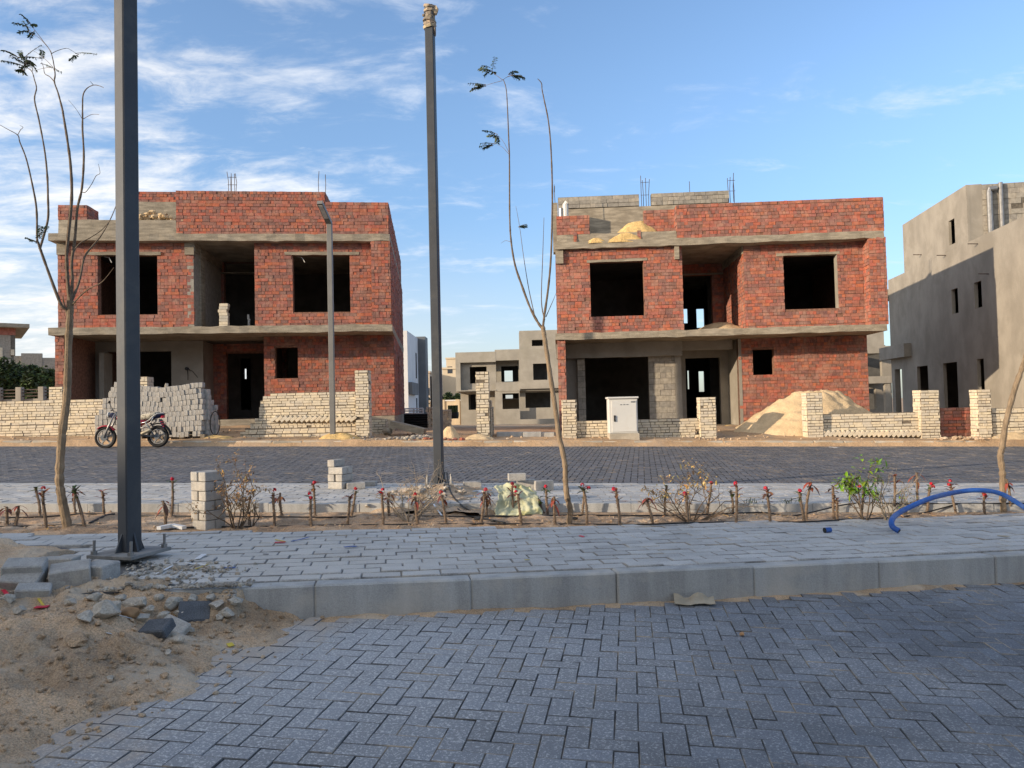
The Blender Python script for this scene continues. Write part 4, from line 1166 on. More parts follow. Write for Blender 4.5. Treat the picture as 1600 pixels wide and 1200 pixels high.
# ------------------------------------------------------------------ low walls
WM = [MORTG, WHITE]
def wall_thing(label, pieces, name='white_brick_wall', cat='wall', group='low white brick walls along the plots', mats=WM, L=.25, H=.078, base=.25, rows=None, **kw):
    x0 = min(p[0] for p in pieces); x1 = max(p[1] for p in pieces); Y0 = pieces[0][4]
    c = at((x0+x1)/2, 680, Y0)
    root = empty(name, (c.x, Y0, ground_z(c.x, Y0)), label, cat, group)
    for (xa, xb, yt, pn, Y, t, cuts) in pieces:
        xm = (xa+xb)/2
        ua, ub = at(xa, 660, Y).x, at(xb, 660, Y).x; zt = at(xm, yt, Y).z
        zb = min(ground_z(ua, Y), ground_z(ub, Y), ground_z((ua+ub)/2, Y))-.12
        zb = zt - math.ceil((zt-zb)/H)*H
        hs = []
        for (a, b, c_, d) in cuts: hs.append((at(a, 660, Y).x, at(b, 660, Y).x, at(xm, d, Y).z, at(xm, c_, Y).z))
        mb = MB()
        masonry(mb, (0,Y,0), XU, YN, ua, ub, zb, zt-.01, hs, rr, t=t, L=L, H=H, jit=.004, proud=.013, joint=.019, skip=.006, stub=t*.5, half=.12, **kw)
        masonry(mb, (ub,Y,0), (0,1,0), (1,0,0), .0, t, zb, zt-.01, [], rr, t=.03, L=L, H=H, jit=.004, proud=.008, stub=.02) if not cuts else None
        masonry(mb, (ua,Y,0), (0,-1,0), (-1,0,0), -t, .0, zb, zt-.01, [], rr, t=.03, L=L, H=H, jit=.004, proud=.008, stub=.02) if not cuts else None
        mb.build(pn, mats, root)
    return root
wall_thing('long low white brick wall at the left edge, running in behind the warped paver stack', [(-30, 178, 625, 'wall', 21.0, .22, [])])
wall_thing('short white brick pier at the left corner of the brick villa, behind the low wall', [(77, 98, 604, 'pier', 23.0, .4, [])], group='white brick piers')
wall_thing('white brick pier rising just behind the warped paver stack', [(214, 231, 588, 'pier', 21.6, .36, [])], group='white brick piers')
r_ = wall_thing('white brick wall with a raking broken end and a tall end pier, behind the small street lamp', [
    (375, 556, 613, 'wall', 20.9, .22, [(370, 383, 600, 674), (370, 391, 600, 667), (370, 398, 600, 660), (370, 405, 600, 652), (370, 407, 600, 634), (370, 411, 600, 624), (370, 423, 600, 618)]),
    (556, 577, 578, 'pier', 20.8, .36, [])])
wall_thing('low stub of white bricks at the foot of the brick villa, right of the wall behind the small lamp', [(580, 603, 655, 'wall', 22.6, .22, [])])
wall_thing('tall lone white brick pier in the gap between the two brick villas', [(745, 765, 580, 'pier', 20.6, .36, [])], group='white brick piers')
wall_thing('slim lower white brick pier just behind the tall lone pier', [(765.5, 771, 635, 'pier', 22.2, .3, [])], group='white brick piers')
wall_thing('low white brick wall between two short piers, behind the light grey cabinet', [
    (880, 901, 624, 'pier', 20.55, .36, []), (901.3, 1094.7, 655, 'wall', 20.7, .22, [(1086, 1092, 676, 681)]), (1095, 1119, 620, 'pier', 20.55, .36, [])])
wall_thing('low white brick wall with piers at both ends in front of the big sand pile', [
    (1262, 1286, 613, 'pier', 20.4, .36, []), (1286.3, 1439.7, 645, 'wall', 20.55, .22, []), (1440, 1468.5, 609, 'pier', 20.4, .4, [])])
wall_thing('low red brick infill panel between two white brick piers near the right edge', [(1469, 1525, 636.5, 'wall', 20.9, .2, [])], name='red_brick_wall', mats=[MORT, RED], group='low brick infill', H=.09)
wall_thing('white brick wall with a pier at its left end, running out at the right edge', [
    (1529.5, 1549.7, 608, 'pier', 20.4, .36, []), (1550, 1680, 636, 'wall', 20.5, .22, [])])
# wall running back from the lone pier
def back_wall():
    a = at(765, 640, 20.6)
    root = empty('block_wall', (a.x, 20.97, ground_z(a.x, 21)), 'shaded low block wall running back behind the tall lone white pier', 'wall')
    mb = MB(); core(mb, (a.x+.02,20.97,0), (0,1,0), (1,0,0), 0, 1.2, ground_z(a.x, 21)-.2, at(770, 625, 21).z, [], .22)
    bricks(mb, (a.x+.02,20.97,0), (0,1,0), (1,0,0), 0, 1.2, ground_z(a.x, 21)-.2, at(770, 625, 21).z, [], rr, L=.25, H=.078, stub=.05); mb.build('wall', WM, root)
back_wall()
# slanted soldier courses at the foot of two walls
def soldier(x0, x1, py, Y, label):
    a, b = at(x0, py, Y).x, at(x1, py, Y).x; n = int((b-a)/.135)
    mb = MB()
    for k in range(n):
        u = a+(k+.5)*(b-a)/n; z = at((x0+x1)/2, py, Y).z + tilt(u, Y)-tilt((a+b)/2, Y)
        mb.bevbox(Matrix.Translation((u, Y, z)) @ Matrix.Rotation(R_(-38)+rr.gauss(0,.05), 4, 'Y'), .105, .06, .042, .004)
    o = mb.build('brick_edging', WHITE, loc=((a+b)/2, Y, ground_z((a+b)/2, Y))); tag(o, label, 'brick row', 'slanted brick rows at the wall foot')
soldier(1272, 1440, 677.5, 20.47, 'row of slanted white bricks at the foot of the wall before the sand pile')
soldier(425, 556, 654.5, 20.82, 'row of slanted white bricks projecting from the wall behind the small street lamp')
# green-stained timber post
o = MB(); a = at(1527, 658, 20.7); zt = at(1527, 628, 20.7).z
o.bevbox(Matrix.Translation((a.x, 20.7, (zt+.2)/2)) , .055, .05, (zt-.2)/2+.1, .006)
o.bevbox(Matrix.Translation((a.x-.03, 20.66, zt-.05)), .1, .03, .05, .006)
o = o.build('timber_post', mat('greenish_timber', (.30,.30,.17), .3, 8, .9, stretch=(1,1,.2)), loc=(a.x, 20.7, ground_z(a.x, 20.7))); tag(o, 'greenish timber post beside the red brick infill panel', 'post')
# ------------------------------------------------------------------ things in the gap
def railing():
    a, b = at(632, 640, 34), at(661, 640, 34)
    root = empty('white_railing', (a.x, 34, .3), 'low white metal railing behind the corrugated black sheet by the brick villa corner', 'railing')
    for py in (638.5, 642, 646):
        z = at(646, py, 34).z; mb = MB(); mb.tube([(a.x, 34, z), (b.x, 34, z)], .035, 6); mb.build('rail', WPAINT, root)
    for k in range(3):
        x = a.x+(b.x-a.x)*k/2; mb = MB(); mb.tube([(x, 34, .2), (x, 34, at(646, 638, 34).z)], .04, 6); mb.build('post', WPAINT, root)
railing()
def sheet():
    a, b = at(631, 648, 30), at(668, 648, 30); zt, zb = at(650, 646.5, 30).z, at(650, 668, 30).z-.2
    mb = MB(); n = 24
    for k in range(n+1):
        z = zb+(zt-zb)*k/n; yo = .04*math.sin(k*2.1)
        for x in (a.x, (a.x+b.x)/2, b.x): mb.v.append((x, 30+yo, z))
    for k in range(n):
        for i in range(2): mb.f.append([k*3+i, k*3+i+1, (k+1)*3+i+1, (k+1)*3+i]); mb.m.append(0)
    for k in range(n+1):
        z = zb+(zt-zb)*k/n; yo = .04*math.sin(k*2.1)
        for x in (a.x, (a.x+b.x)/2, b.x): mb.v.append((x, 30.03+yo, z))
    q = (n+1)*3
    for k in range(n):
        for i in range(2): mb.f.append([q+k*3+i, q+(k+1)*3+i, q+(k+1)*3+i+1, q+k*3+i+1]); mb.m.append(0)
    o = mb.build('corrugated_fence', BLACKP, loc=(a.x, 30, zb)); tag(o, 'black corrugated sheet fence standing at the rear right corner of the motorbike villa', 'fence')
sheet()
def pallets():
    for (x0, x1, yt, yb, lab) in ((667, 677.5, 636, 670, 'stack of pale bricks on edge left of the middle pole, by the black sheet fence'), (690, 705, 640, 669, 'stack of pale bricks right of the middle pole, beside the black tub')):
        a, b = at(x0, yt, 31), at(x1, yt, 31); z0 = at(x0, yb, 31).z; n = 9; mb = MB()
        for r in range(n):
            z = z0+(a.z-z0)*(r+.5)/n; m_ = 3
            for k in range(m_):
                x = a.x+(b.x-a.x)*(k+.5)/m_
                mb.bevbox(Matrix.Translation((x+rr.gauss(0,.01), 31+rr.gauss(0,.02), z)) @ Matrix.Rotation(rr.gauss(0,.05),4,'Z'), (b.x-a.x)/m_*.48, .16, (a.z-z0)/n*.47, .008)
        o = mb.build('brick_stack', WHITE, loc=(a.x, 31, z0)); tag(o, lab, 'brick stack', 'pale brick stacks in the gap')
pallets()
def tub():
    a, b = at(699, 646, 36), at(717, 646, 36); c = Vector(((a.x+b.x)/2, 36, at(708, 654, 36).z)); r = (b.x-a.x)/2; h = a.z-c.z+.05
    root = empty('tub', c, 'round black tub with dark stems standing in it, right of the middle pole', 'tub')
    mb = MB(); mb.tube([c, c+Vector((0,0,h*.5)), c+Vector((0,0,h))], [r*.9, r, r], 16); mb.build('body', BLACKP, root)
    for k in (-.6, 0, .55):
        mb = MB(); mb.tube([c+Vector((k*r, 0, h)), c+Vector((k*r, 0, h+.34))], .09, 7); mb.build('stem', LEAFD, root)
tub()
def far_wall():
    a, b = at(653, 630, 72), at(730, 630, 72); zt = at(690, 627, 72).z
    root = empty('far_wall', ((a.x+b.x)/2, 72, -.6), 'long beige boundary wall far off in the gap between the villas', 'wall')
    mb = MB(); mb.box((a.x-3, 72, -1.5), (b.x+6, 72.25, zt)); mb.build('wall', BEIGE, root)
    for k in range(7):
        x = a.x-2+(b.x-a.x+4)*k/6; mb = MB(); mb.box((x-.2, 71.9, -1.5), (x+.2, 72.35, zt+.15)); mb.build('pier', BEIGE, root)
    mb = MB(); mb.box((a.x-3, 71.93, zt+.003), (b.x+6, 72.3, zt+.12)); mb.build('coping', WPAINT, root)
far_wall()
for k, (px, yt) in enumerate(((662, 606), (667, 607), (675, 588))):
    a = at(px, 650, 55); zt = at(px, yt, 55).z; mb = MB(); mb.tube([(a.x, 55, -.6), (a.x, 55, zt)], .09, 6)
    if k < 2:
        for q in (.45, .65): mb.box((a.x-.25, 54.95, -.6+(zt+.6)*q), (a.x+.25, 55.02, -.6+(zt+.6)*q+.07))
    o = mb.build('site_post', STEEL, loc=(a.x, 55, -.6)); tag(o, ['thin dark site post with cross arms beside the white villa, left of its twin', 'thin dark site post with cross arms, nearer the middle pole than its twin', 'taller plain thin post almost touching the middle pole on its left'][k], 'post', 'thin site posts')
def left_fence():
    root = empty('rail_fence', (at(40, 615, 38).x, 38, .5), 'dark rail fence with a pale post in front of the dark green trees at left', 'fence')
    a, b = at(-20, 615, 38), at(80, 615, 38)
    for py in (609, 614, 619):
        z = at(40, py, 38).z; mb = MB(); mb.tube([(a.x, 38, z), (b.x, 38, z)], .03, 6); mb.build('rail', STEEL, root)
    for px in (-2, 31, 66):
        x = at(px, 610, 38).x; mb = MB(); mb.bevbox(Matrix.Translation((x, 38, .9)), .14, .14, at(31, 605, 38).z-.9, .01); mb.build('post', PLAS, root)
    mb = MB(); mb.box((a.x, 38.1, -.2), (b.x, 38.3, at(40, 623, 38).z)); mb.build('base_wall', PLAS, root)
left_fence()
# ------------------------------------------------------------------ heaps
def gz2(x, y): return ground_z(x, y)
c = at(1290, 680, 22.3)
heap('sand_pile', (at(1285, 680, 22.0).x, 22.3), 2.55, 1.75, 1.62, SAND, 'big pale sand pile behind the low white wall, against the red ground-floor wall', 'sand pile', lambda x, y: gz2(x, y)-.03, 31, rough_=.05, steps=46)
for (px, Y, rx, ry, h, m_, lab, sd) in (
    (532, 20.25, .65, .4, .22, SANDY, 'small yellow sand heap at the foot of the small street lamp', 41),
    (703, 20.3, .34, .3, .40, SAND, 'small steep yellowish sand heap on the verge just right of the middle pole', 42),
    (748, 20.2, .5, .3, .20, SAND, 'low sand heap at the foot of the tall lone white pier', 43),
    (340, 20.4, .5, .35, .10, SANDY, 'flat orange sand patch right of the warped paver stack', 45),
    (110, 22.0, 1.9, .8, .95, SAND, 'pale mortar heap showing over the low white wall at left', 46),
    (1590, 20.05, .9, .4, .22, SAND, 'orange sand heap at the foot of the white wall at the right edge', 47)):
    x = at(px, 680, Y).x
    heap('sand_heap', (x, Y), rx, ry, h, m_, lab, 'sand heap', gz2, sd, rough_=.12, group='small sand heaps on the verge', steps=22)
def rub(px, py, Y, wpx, n, label, m_, seed, rmin=.03, rmax=.09):
    rs = random.Random(seed); mb = MB()
    for k in range(n):
        x = at(px+rs.gauss(0, wpx*.4), py, Y).x; y = Y+rs.gauss(0, .3); r = rs.uniform(rmin, rmax)
        mb.rock((x, y, ground_z(x, y)+r*.4), r, (1.2, 1, .7), seed*100+k, 1)
    c = at(px, py, Y)
    o = mb.build('rubble', m_, loc=(c.x, Y, ground_z(c.x, Y))); tag(o, label, 'rubble heap', 'rubble scattered on the verge')
rub(650, 680, 20.5, 50, 60, 'scattered brown rubble on the verge left of the middle pole', [STONE], 3)
rub(690, 684, 20.1, 50, 26, 'scatter of broken red brick on the verge around the middle pole', [RED], 4)
rub(585, 684, 20.3, 60, 40, 'fine grey rubble on the verge under the white wall end pier', [STONE], 5, .02, .05)
rub(1505, 684, 20.1, 60, 50, 'broken rubble on the verge below the red brick infill panel', [DIRT], 6)
rub(1130, 684, 20.1, 90, 40, 'sandy rubble on the verge right of the cabinet wall', [DIRT], 7, .02, .05)
def leaning_slab():
    a, b = at(612, 656, 22.4), at(664, 668, 21.9)
    mb = MB(); d = (b-a); d.z = b.z-a.z
    ax = d/2; n_ = Vector((0,1,0)); az_ = ax.cross(n_).normalized()
    mb.obox((a+b)/2-Vector((0,0,.12)), ax, (0,.35,0), az_*.09)
    o = mb.build('concrete_slab', CONC, loc=b); tag(o, 'fallen concrete slab leaning from the right corner of the motorbike villa', 'slab')
    x, y = at(604, 672, 22.2).x, 22.2
    mb = MB(); mb.rock((x, y, ground_z(x, y)+.12), .2, (1, .8, .9), 77, 2); o = mb.build('concrete_lump', CONC, loc=(x, y, ground_z(x, y))); tag(o, 'lump of concrete below the upper end of the fallen slab', 'rubble')
leaning_slab()
# kerb stones left lying in the lane between the houses
mb = MB(); a, b = at(780, 684, 21.2), at(862, 684, 21.2)
for k in range(4):
    x = a.x+(b.x-a.x)*(k+.5)/4; mb.bevbox(Matrix.Translation((x, 21.2+rr.gauss(0,.03), ground_z(x, 21.2)+.05)) @ Matrix.Rotation(rr.gauss(0,.03),4,'Z'), .26, .12, .08, .01)
o = mb.build('kerb_stones', KERB, loc=(a.x, 21.2, ground_z(a.x, 21.2))); tag(o, 'short row of grey kerb stones lying across the lane right of the lone pier', 'kerb stones')
# sunlit brick house seen through the open door of the rendered villa
def through():
    p = at(1491, 600, 62); root = empty('brick_house', (p.x, 62, 0), 'far sunlit red brick house glimpsed through a doorway of the rendered villa', 'house')
    mb = MB(); masonry(mb, (p.x,62,0), XU, YN, -3, 4, -1, 6.5, [(-.5,.4,2.2,2.6)], rr, L=.5, H=.25); mb.build('wall', [MORT, RED], root)
    for z in (.9, 3.6):
        mb = MB(); mb.box((p.x-3.1, 61.7, z), (p.x+4, 62.1, z+.25)); mb.build('floor_slab', CONC, root)
through()
# ------------------------------------------------------------------ foreground things
rr = random.Random(33)
def gp(px, py):
    r = ray(px, py); t = 1.5
    while t < 60:
        p = CP + r*t; z = surf_z(p.x, p.y)
        if p.y < 6 and p.x < -.85 and keep(p.x, p.y): z = max(z, mound_z(p.x, p.y))
        if Y_BED2 > p.y > y_bed(p.x): z = soil_z(p.x, p.y)
        if p.y > 19.75: z = ground_z(p.x, p.y)
        if p.z <= z: return Vector((p.x, p.y, z))
        t += .006 if t < 9 else .03
    return p
# -- light poles
def pole(name, base, top_z, w_, ang, label, plate=True, cap=None, group='tall square light poles'):
    root = empty(name, base, label, 'light pole', group)
    R = Matrix.Rotation(ang, 4, 'Z'); T = Matrix.Translation(base)
    mb = MB(); h = top_z-base.z
    mb.bevbox(T @ Matrix.Translation((0,0,h/2+.02)) @ R, w_/2, w_/2, h/2, .008)
    mb.build('post', POLE, root)
    if plate:
        pr = .185
        mb = MB(); mb.bevbox(T @ Matrix.Rotation(.28, 4, 'Z') @ R @ Matrix.Translation((0,0,.012)), pr, pr, .012, .003); pl = mb.build('base_plate', ALLOYD, root)
        for k in range(4):
            A = T @ R @ Matrix.Rotation(k*math.pi/2, 4, 'Z')
            mb = MB(); t_ = .006; a0, a1, hh = w_/2, w_/2+.048, .125
            vs = [A @ Vector(v) for v in ((a0,-t_,.024), (a1,-t_,.024), (a0,-t_,hh+.024), (a0,t_,.024), (a1,t_,.024), (a0,t_,hh+.024))]
            mb.add(vs, [(0,1,2), (3,5,4), (0,3,4,1), (1,4,5,2), (2,5,3,0)]); mb.build('gusset', POLE, root)
            mb = MB(); c = T @ Matrix.Rotation(.28, 4, 'Z') @ R @ Matrix.Rotation(k*math.pi/2+math.pi/4, 4, 'Z') @ Vector((.215, 0, .024))
            mb.tube([c, c+Vector((0,0,.024))], .021, 6); mb.tube([c, c+Vector((.002,.001,.095))], .0095, 8); mb.build('bolt', ALLOY, root)
    return root
ALLOYD = mat('dusty_steel_plate', (.20,.20,.195), .2, 7, .7, .3, 60, stain=(.33,.31,.28), stain_scale=6, stain_amt=.6)
b1 = gp(203, 873); b1.z = .2+tilt(b1.x, b1.y)+.03
pole('light_pole', b1, 7.4, .112, R_(58), 'tall dark grey square light pole nearest the camera, bolted to the pavement at left')
b2 = at(686, 748, 9.55); b2.z = .24+tilt(b2.x, 9.55)
tz = at(672, 12, 9.55).z
rt = pole('light_pole', b2, tz, .112, R_(-10), 'tall dark grey square pole standing in the middle strip, its top wrapped in brown packing', plate=True)
mb = MB()
for k in range(15):
    z = tz-.27+.29*k/14; r_ = .066+rr.uniform(-.006,.014)
    mb.tube([(b2.x+rr.gauss(0,.004), b2.y+rr.gauss(0,.004), z-.015), (b2.x+rr.gauss(0,.004), b2.y+rr.gauss(0,.004), z+.015)], [r_*1.15, r_*1.15], 8, twist=rr.random())
mb.rock((b2.x+.075, b2.y-.02, tz-.06), .055, (.9,.8,1.3), 4, 2); mb.rock((b2.x+.07, b2.y-.03, tz-.30), .05, (.5,.5,2.0), 5, 2); mb.rock((b2.x-.07, b2.y-.03, tz-.12), .03, (1,.8,1), 6, 1)
mb.build('packing_wrap', mat('brown_packing', (.33,.27,.20), .35, 14, .8, .5, 60, island=.35, hue=.02), rt)
def street_lamp():
    base = gp(520, 674); base.y = 20.15; base.x = at(520, 672, 20.15).x; base.z = ground_z(base.x, base.y)
    top = at(514, 347, 20.15)
    root = empty('street_lamp', base, 'small grey street lamp with an angled flat head, standing before the raking white brick wall', 'street lamp')
    mb = MB(); mb.bevbox(Matrix.Translation((base.x, base.y, (base.z+top.z)/2)), .068, .068, (top.z-base.z)/2, .008); mb.build('post', POLE2, root)
    e = at(499.5, 316, 19.3); a = Vector((base.x, base.y, top.z-.04)); 
    d = (e-a); mb = MB(); n_ = d.cross(Vector((1,0,0))).normalized(); s_ = d.normalized().cross(n_)
    mb.obox(a+d*.5, d*.5, s_*.075, n_*.05); h = mb.build('lamp_head', POLE2, root)
    mb = MB(); mb.obox(a+d*.62-n_*.052*(1 if n_.z > 0 else -1), d*.3, s_*.055, n_*.006); mb.build('lens', CAB, h)
POLE2 = mat('mid_grey_lamp_paint', (.17,.165,.155), .08, 3, .5, .05, 30, spec=.5)
street_lamp()
# -- cabinet
def cabinet():
    Y = 20.05; a, b = at(951.5, 650, Y), at(996.5, 650, Y); z0, z1 = at(974, 677, Y).z, at(974, 622.5, Y).z
    w_ = (b.x-a.x); d = .42; cx_ = (a.x+b.x)/2
    root = empty('electric_cabinet', (cx_, Y, ground_z(cx_, Y)), 'light grey electrical cabinet on a concrete plinth in front of the low white wall', 'cabinet')
    mb = MB(); mb.bevbox(Matrix.Translation((cx_, Y+d/2, (z0+z1)/2)), w_/2, d/2, (z1-z0)/2, .012); mb.build('body', CAB, root)
    mb = MB(); mb.bevbox(Matrix.Translation((cx_, Y+d/2-.01, z1+.02)), w_/2+.03, d/2+.04, .025, .01); mb.build('lid', CAB, root)
    mb = MB(); mb.bevbox(Matrix.Translation((cx_+.02, Y-.008, (z0+z1)/2-.01)), w_/2-.055, .01, (z1-z0)/2-.05, .005); dr = mb.build('door', CAB, root)
    mb = MB(); mb.bevbox(Matrix.Translation((cx_-w_/2+.15, Y-.03, z0+(z1-z0)*.43)), .022, .02, .085, .006); mb.build('handle', BLACK, dr)
    for k in (-1, 0, 1):
        mb = MB(); mb.bevbox(Matrix.Translation((cx_+k*.085+.03, Y-.02, z1-.17)), .028, .006, .010, .002); mb.build('vent', DGREY, dr)
    mb = MB(); mb.bevbox(Matrix.Translation((cx_+w_/2-.12, Y-.02, z1-.10)), .06, .004, .018, .002); mb.build('plate', DGREY, dr)
    mb = MB(); zg = ground_z(cx_, Y)-.15; mb.bevbox(Matrix.Translation((cx_+.01, Y+d/2-.02, (z0+zg)/2)), w_/2+.02, d/2+.05, (z0-zg)/2-.002, .015); mb.build('plinth', KERBF, root)
cabinet()
# -- warped paver stack behind the motorbike: every block is its own object
def block_mesh(name, hx, hy, hz, bv, m_, seed=0):
    mb = MB(); mb.bevbox(Matrix.Identity(4), hx, hy, hz, bv)
    me = bpy.data.meshes.new(name); me.from_pydata([tuple(v) for v in mb.v], [], mb.f); me.materials.append(m_); me.update(); return me
BLOCKP = [mat('pale_grey_paver_%s' % n_, c_, .12, 14, .92, .6, 110, .1, fine=.15, fscale=120, stain=(.54,.49,.41), stain_scale=6, stain_amt=.4)
          for n_, c_ in (('light', (.42,.405,.375)), ('mid', (.38,.365,.34)), ('cool', (.375,.37,.355)))]
def put(me, name, M_, label=None, cat=None, group=None, parent=None):
    o = bpy.data.objects.new(name, me); SC.collection.objects.link(o); o.matrix_world = M_
    if parent is not None: o.parent = parent
    else: tag(o, label, cat, group)
    return o
def big_stack():
    Y = 20.25; hw, hh, hd = .052, .0705, .1
    mes = [block_mesh('paving_block', hw, hd, hh, .007, m_) for m_ in BLOCKP]
    x0, x1 = at(150, 660, Y).x, at(318, 660, Y).x
    lab = 'grey paving block on edge in the warped stack behind the motorbike'
    grp = 'paving blocks of the big warped stack'
    rows = 10
    top = lambda x: lerp(x, [(x0, 3), (x0+.16, 5), (x0+.3, 7.2), (x0+.55, 9.2), (x0+.9, 10), (x1, 10)])
    n = 0
    for r in range(rows):
        x = x0+.02
        while x < x1-.05:
            if rr.random() < .05: x += rr.uniform(.01, .05)
            if r < top(x):
                q = (x-x0)/(x1-x0)
                sag = .055*math.sin(q*7.5+.6)*(r/9.0) + .004*rr.gauss(0,1)*(r/9.0)
                slope = .055*7.5/(x1-x0)*math.cos(q*7.5+.6)*(r/9.0)
                z = ground_z(x, Y)+.055+hh+r*2*hh+sag
                push = rr.gauss(0, .008) + (.05 if rr.random() < .04 else 0)
                M_ = Matrix.Translation((x+hw, Y+push, z)) @ Matrix.Rotation(-slope+rr.gauss(0,.018), 4, 'Y') @ Matrix.Rotation(rr.gauss(0,.03), 4, 'Z')
                if not (rr.random() < .015 and r < 9):
                    put(rr.choice(mes), 'paving_block', M_, lab, 'paving block', grp); n += 1
            x += 2*hw+rr.uniform(.002, .010)
    # right end: columns stepping back
    for k in range(3):
        for r in range(8 if k else 9):
            if r > 8-k*1.2: continue
            M_ = Matrix.Translation((x1+.03+.015*rr.gauss(0,1)+(.03 if k > 1 else 0), Y+.22+k*.22, ground_z(x1, Y)+.055+hh+r*2*hh)) @ Matrix.Rotation(rr.gauss(0,.05), 4, 'Z') @ Matrix.Rotation(math.pi/2*0, 4, 'Z')
            put(rr.choice(mes), 'paving_block', M_, lab, 'paving block', grp)
    # second layer behind, so that no light comes through
    mb = MB()
    xa = x0+.5
    mb.box((x0+.05, Y+.13, ground_z(x0, Y)-.1), (x0+.3, Y+.6, ground_z(x0, Y)+.55)); mb.box((x0+.3, Y+.13, ground_z(x0, Y)-.1), (x1-.06, Y+.62, ground_z(x0, Y)+1.30))
    core_o = mb.build('stack_core', BLOCK, loc=((x0+x1)/2, Y+.3, ground_z(x0, Y))); tag(core_o, 'packed inner mass of the warped paver stack, seen through its gaps', 'paver stack')
    mb = MB(); zg = ground_z(x0, Y)
    for k in range(6):
        xx = x0+.1+(x1-x0-.1)*k/5; mb.box((xx-.06, Y-.1, zg-.05), (xx+.06, Y+.5, zg+.045))
    mb.box((x0, Y-.09, zg+.04), (x1, Y+.5, zg+.053))
    o = mb.build('pallet', mat('grey_pallet_wood', (.20,.17,.13), .3, 8, .9), loc=(x0, Y, zg)); tag(o, 'low wooden pallet under the warped paver stack', 'pallet')
    mb = MB(); c = at(260, 603.5, Y-.02); mb.rock(c+Vector((0,0,.02)), .07, (1,.9,1), 8, 2); o = mb.build('stone', STONE, loc=c); tag(o, 'round pale stone lying on top of the warped paver stack', 'stone')
big_stack()
# -- small block stacks
def small_stack(px, py, rot, layout, label_of, group, sc=1.0):
    b = gp(px, py); bx = .20*sc; by = .10*sc; bh = .082*sc
    me = [block_mesh('paving_block', bx/2-.003, by/2-.003, bh/2-.0025, .005, m_) for m_ in BLOCKP]
    for (lx, ly, lz, a) in layout:
        M_ = Matrix.Translation((b.x, b.y, b.z)) @ Matrix.Rotation(rot, 4, 'Z') @ Matrix.Translation((lx*sc, ly*sc, (lz+.5)*bh)) @ Matrix.Rotation(a+rr.gauss(0,.035), 4, 'Z') @ Matrix.Translation((rr.gauss(0,.004), rr.gauss(0,.004), 0))
        put(rr.choice(me), 'paving_block', M_, label_of(lz), 'paving block', group)
H_ = math.pi/2
lay = []
for r in range(6):
    if r % 2 == 0: lay += [(0, .052, r, 0), (0, -.052, r, 0)]
    else: lay += [(.052, 0, r, H_), (-.052, 0, r, H_)]
small_stack(326, 826, R_(-33), lay, lambda r: 'grey block of the %s layer of the knee-high stack on the near pavement edge' % ('bottom', 'second', 'third', 'fourth', 'fifth', 'top')[r], 'blocks of the knee-high stack', 1.10)
lay2 = [(0,.052,0,0), (0,-.052,0,0), (.052,0,1,H_), (-.052,0,1,H_), (.01,.052,2,0), (.01,-.052,2,0), (-.05,.0,3,H_), (.155,-.08,0,.3)]
small_stack(532, 763, R_(-25), lay2[:7], lambda r: 'grey block of the %s layer of the short stepped stack by the far road' % ('bottom', 'second', 'third', 'top')[r], 'blocks of the short stepped stack', 1.13)
for (px, py, a, lab, hz, m_) in ((556, 764, .3, 'single grey block lying at the right foot of the short stepped stack', .04, 0), (575, 759, -.1, 'flat grey block near the far road, just right of the short stepped stack', .03, 1),
        (738, 762, .1, 'flat grey block lying in the strip right of the middle pole', .04, 1), (850, 766, .15, 'grey block lying right of the yellow-green sack', .06, 1), (822, 764, -.1, 'lower grey block half under the yellow-green sack', .06, 2)):
    p = gp(px, py); put(block_mesh('paving_block', .115, .06, hz, .005, BLOCKP[m_]), 'paving_block', Matrix.Translation((p.x, p.y, p.z+hz)) @ Matrix.Rotation(a, 4, 'Z'), lab, 'paving block', 'loose grey blocks')
p = gp(808, 766); put(block_mesh('paving_block', .11, .055, .045, .005, BLOCKP[0]), 'paving_block', Matrix.Translation((p.x, p.y, p.z+.165)) @ Matrix.Rotation(.12, 4, 'Z'), 'pale block perched on top behind the yellow-green sack', 'paving block', 'loose grey blocks')
# -- blocks and stones dumped at the left end of the kerb
def tumbled(px, py, hx, hy, hz, e, m_, label, lift=.6, cat='paving block', group='tumbled blocks in the near left corner'):
    p = gp(px, py)
    M_ = Matrix.Translation((p.x, p.y, p.z+hz*lift)) @ Matrix.Rotation(e[2], 4, 'Z') @ Matrix.Rotation(e[0], 4, 'X') @ Matrix.Rotation(e[1], 4, 'Y')
    me = block_mesh('paving_block', hx, hy, hz, .007, m_)
    for v in me.vertices:
        q = noise.noise(v.co*14+Vector((px, py, 0)))*.006; v.co += v.co.normalized()*q
    put(me, 'paving_block', M_, label, cat, group)
tumbled(40, 903, .105, .06, .062, (.3,.05,.3), BLOCKP[2], 'upright tilted grey block behind the broken one, farthest left of the tumbled row')
tumbled(34, 917, .10, .055, .045, (.5,.15,.12), BLOCKP[1], 'broken grey block leaning forward at the left end of the tumbled row')
tumbled(110, 906, .105, .095, .052, (.12,-.05,.5), BLOCKP[1], 'large square grey block in the middle of the tumbled row left of the near pole')
tumbled(157, 903, .080, .075, .055, (.05,.03,-.25), BLOCKP[2], 'square grey block touching the gravel at the foot of the near pole plate')
tumbled(53, 928, .085, .05, .026, (.25,.1,.4), BLOCKP[2], 'thin flat grey slab piece lying on the dirt in front of the tumbled row')
tumbled(87, 888, .13, .06, .05, (.0,.0,.1), BLOCKP[1], 'long grey block half buried behind the tumbled row', .4)
tumbled(304, 962, .085, .065, .020, (.75,.15,.35), BLOCKD, 'dark grey paver standing tilted on the rubble near the kerb end')
tumbled(246, 988, .075, .05, .028, (.45,-.1,-.2), BLOCKD, 'dark broken paver piece lying in front of the rubble')
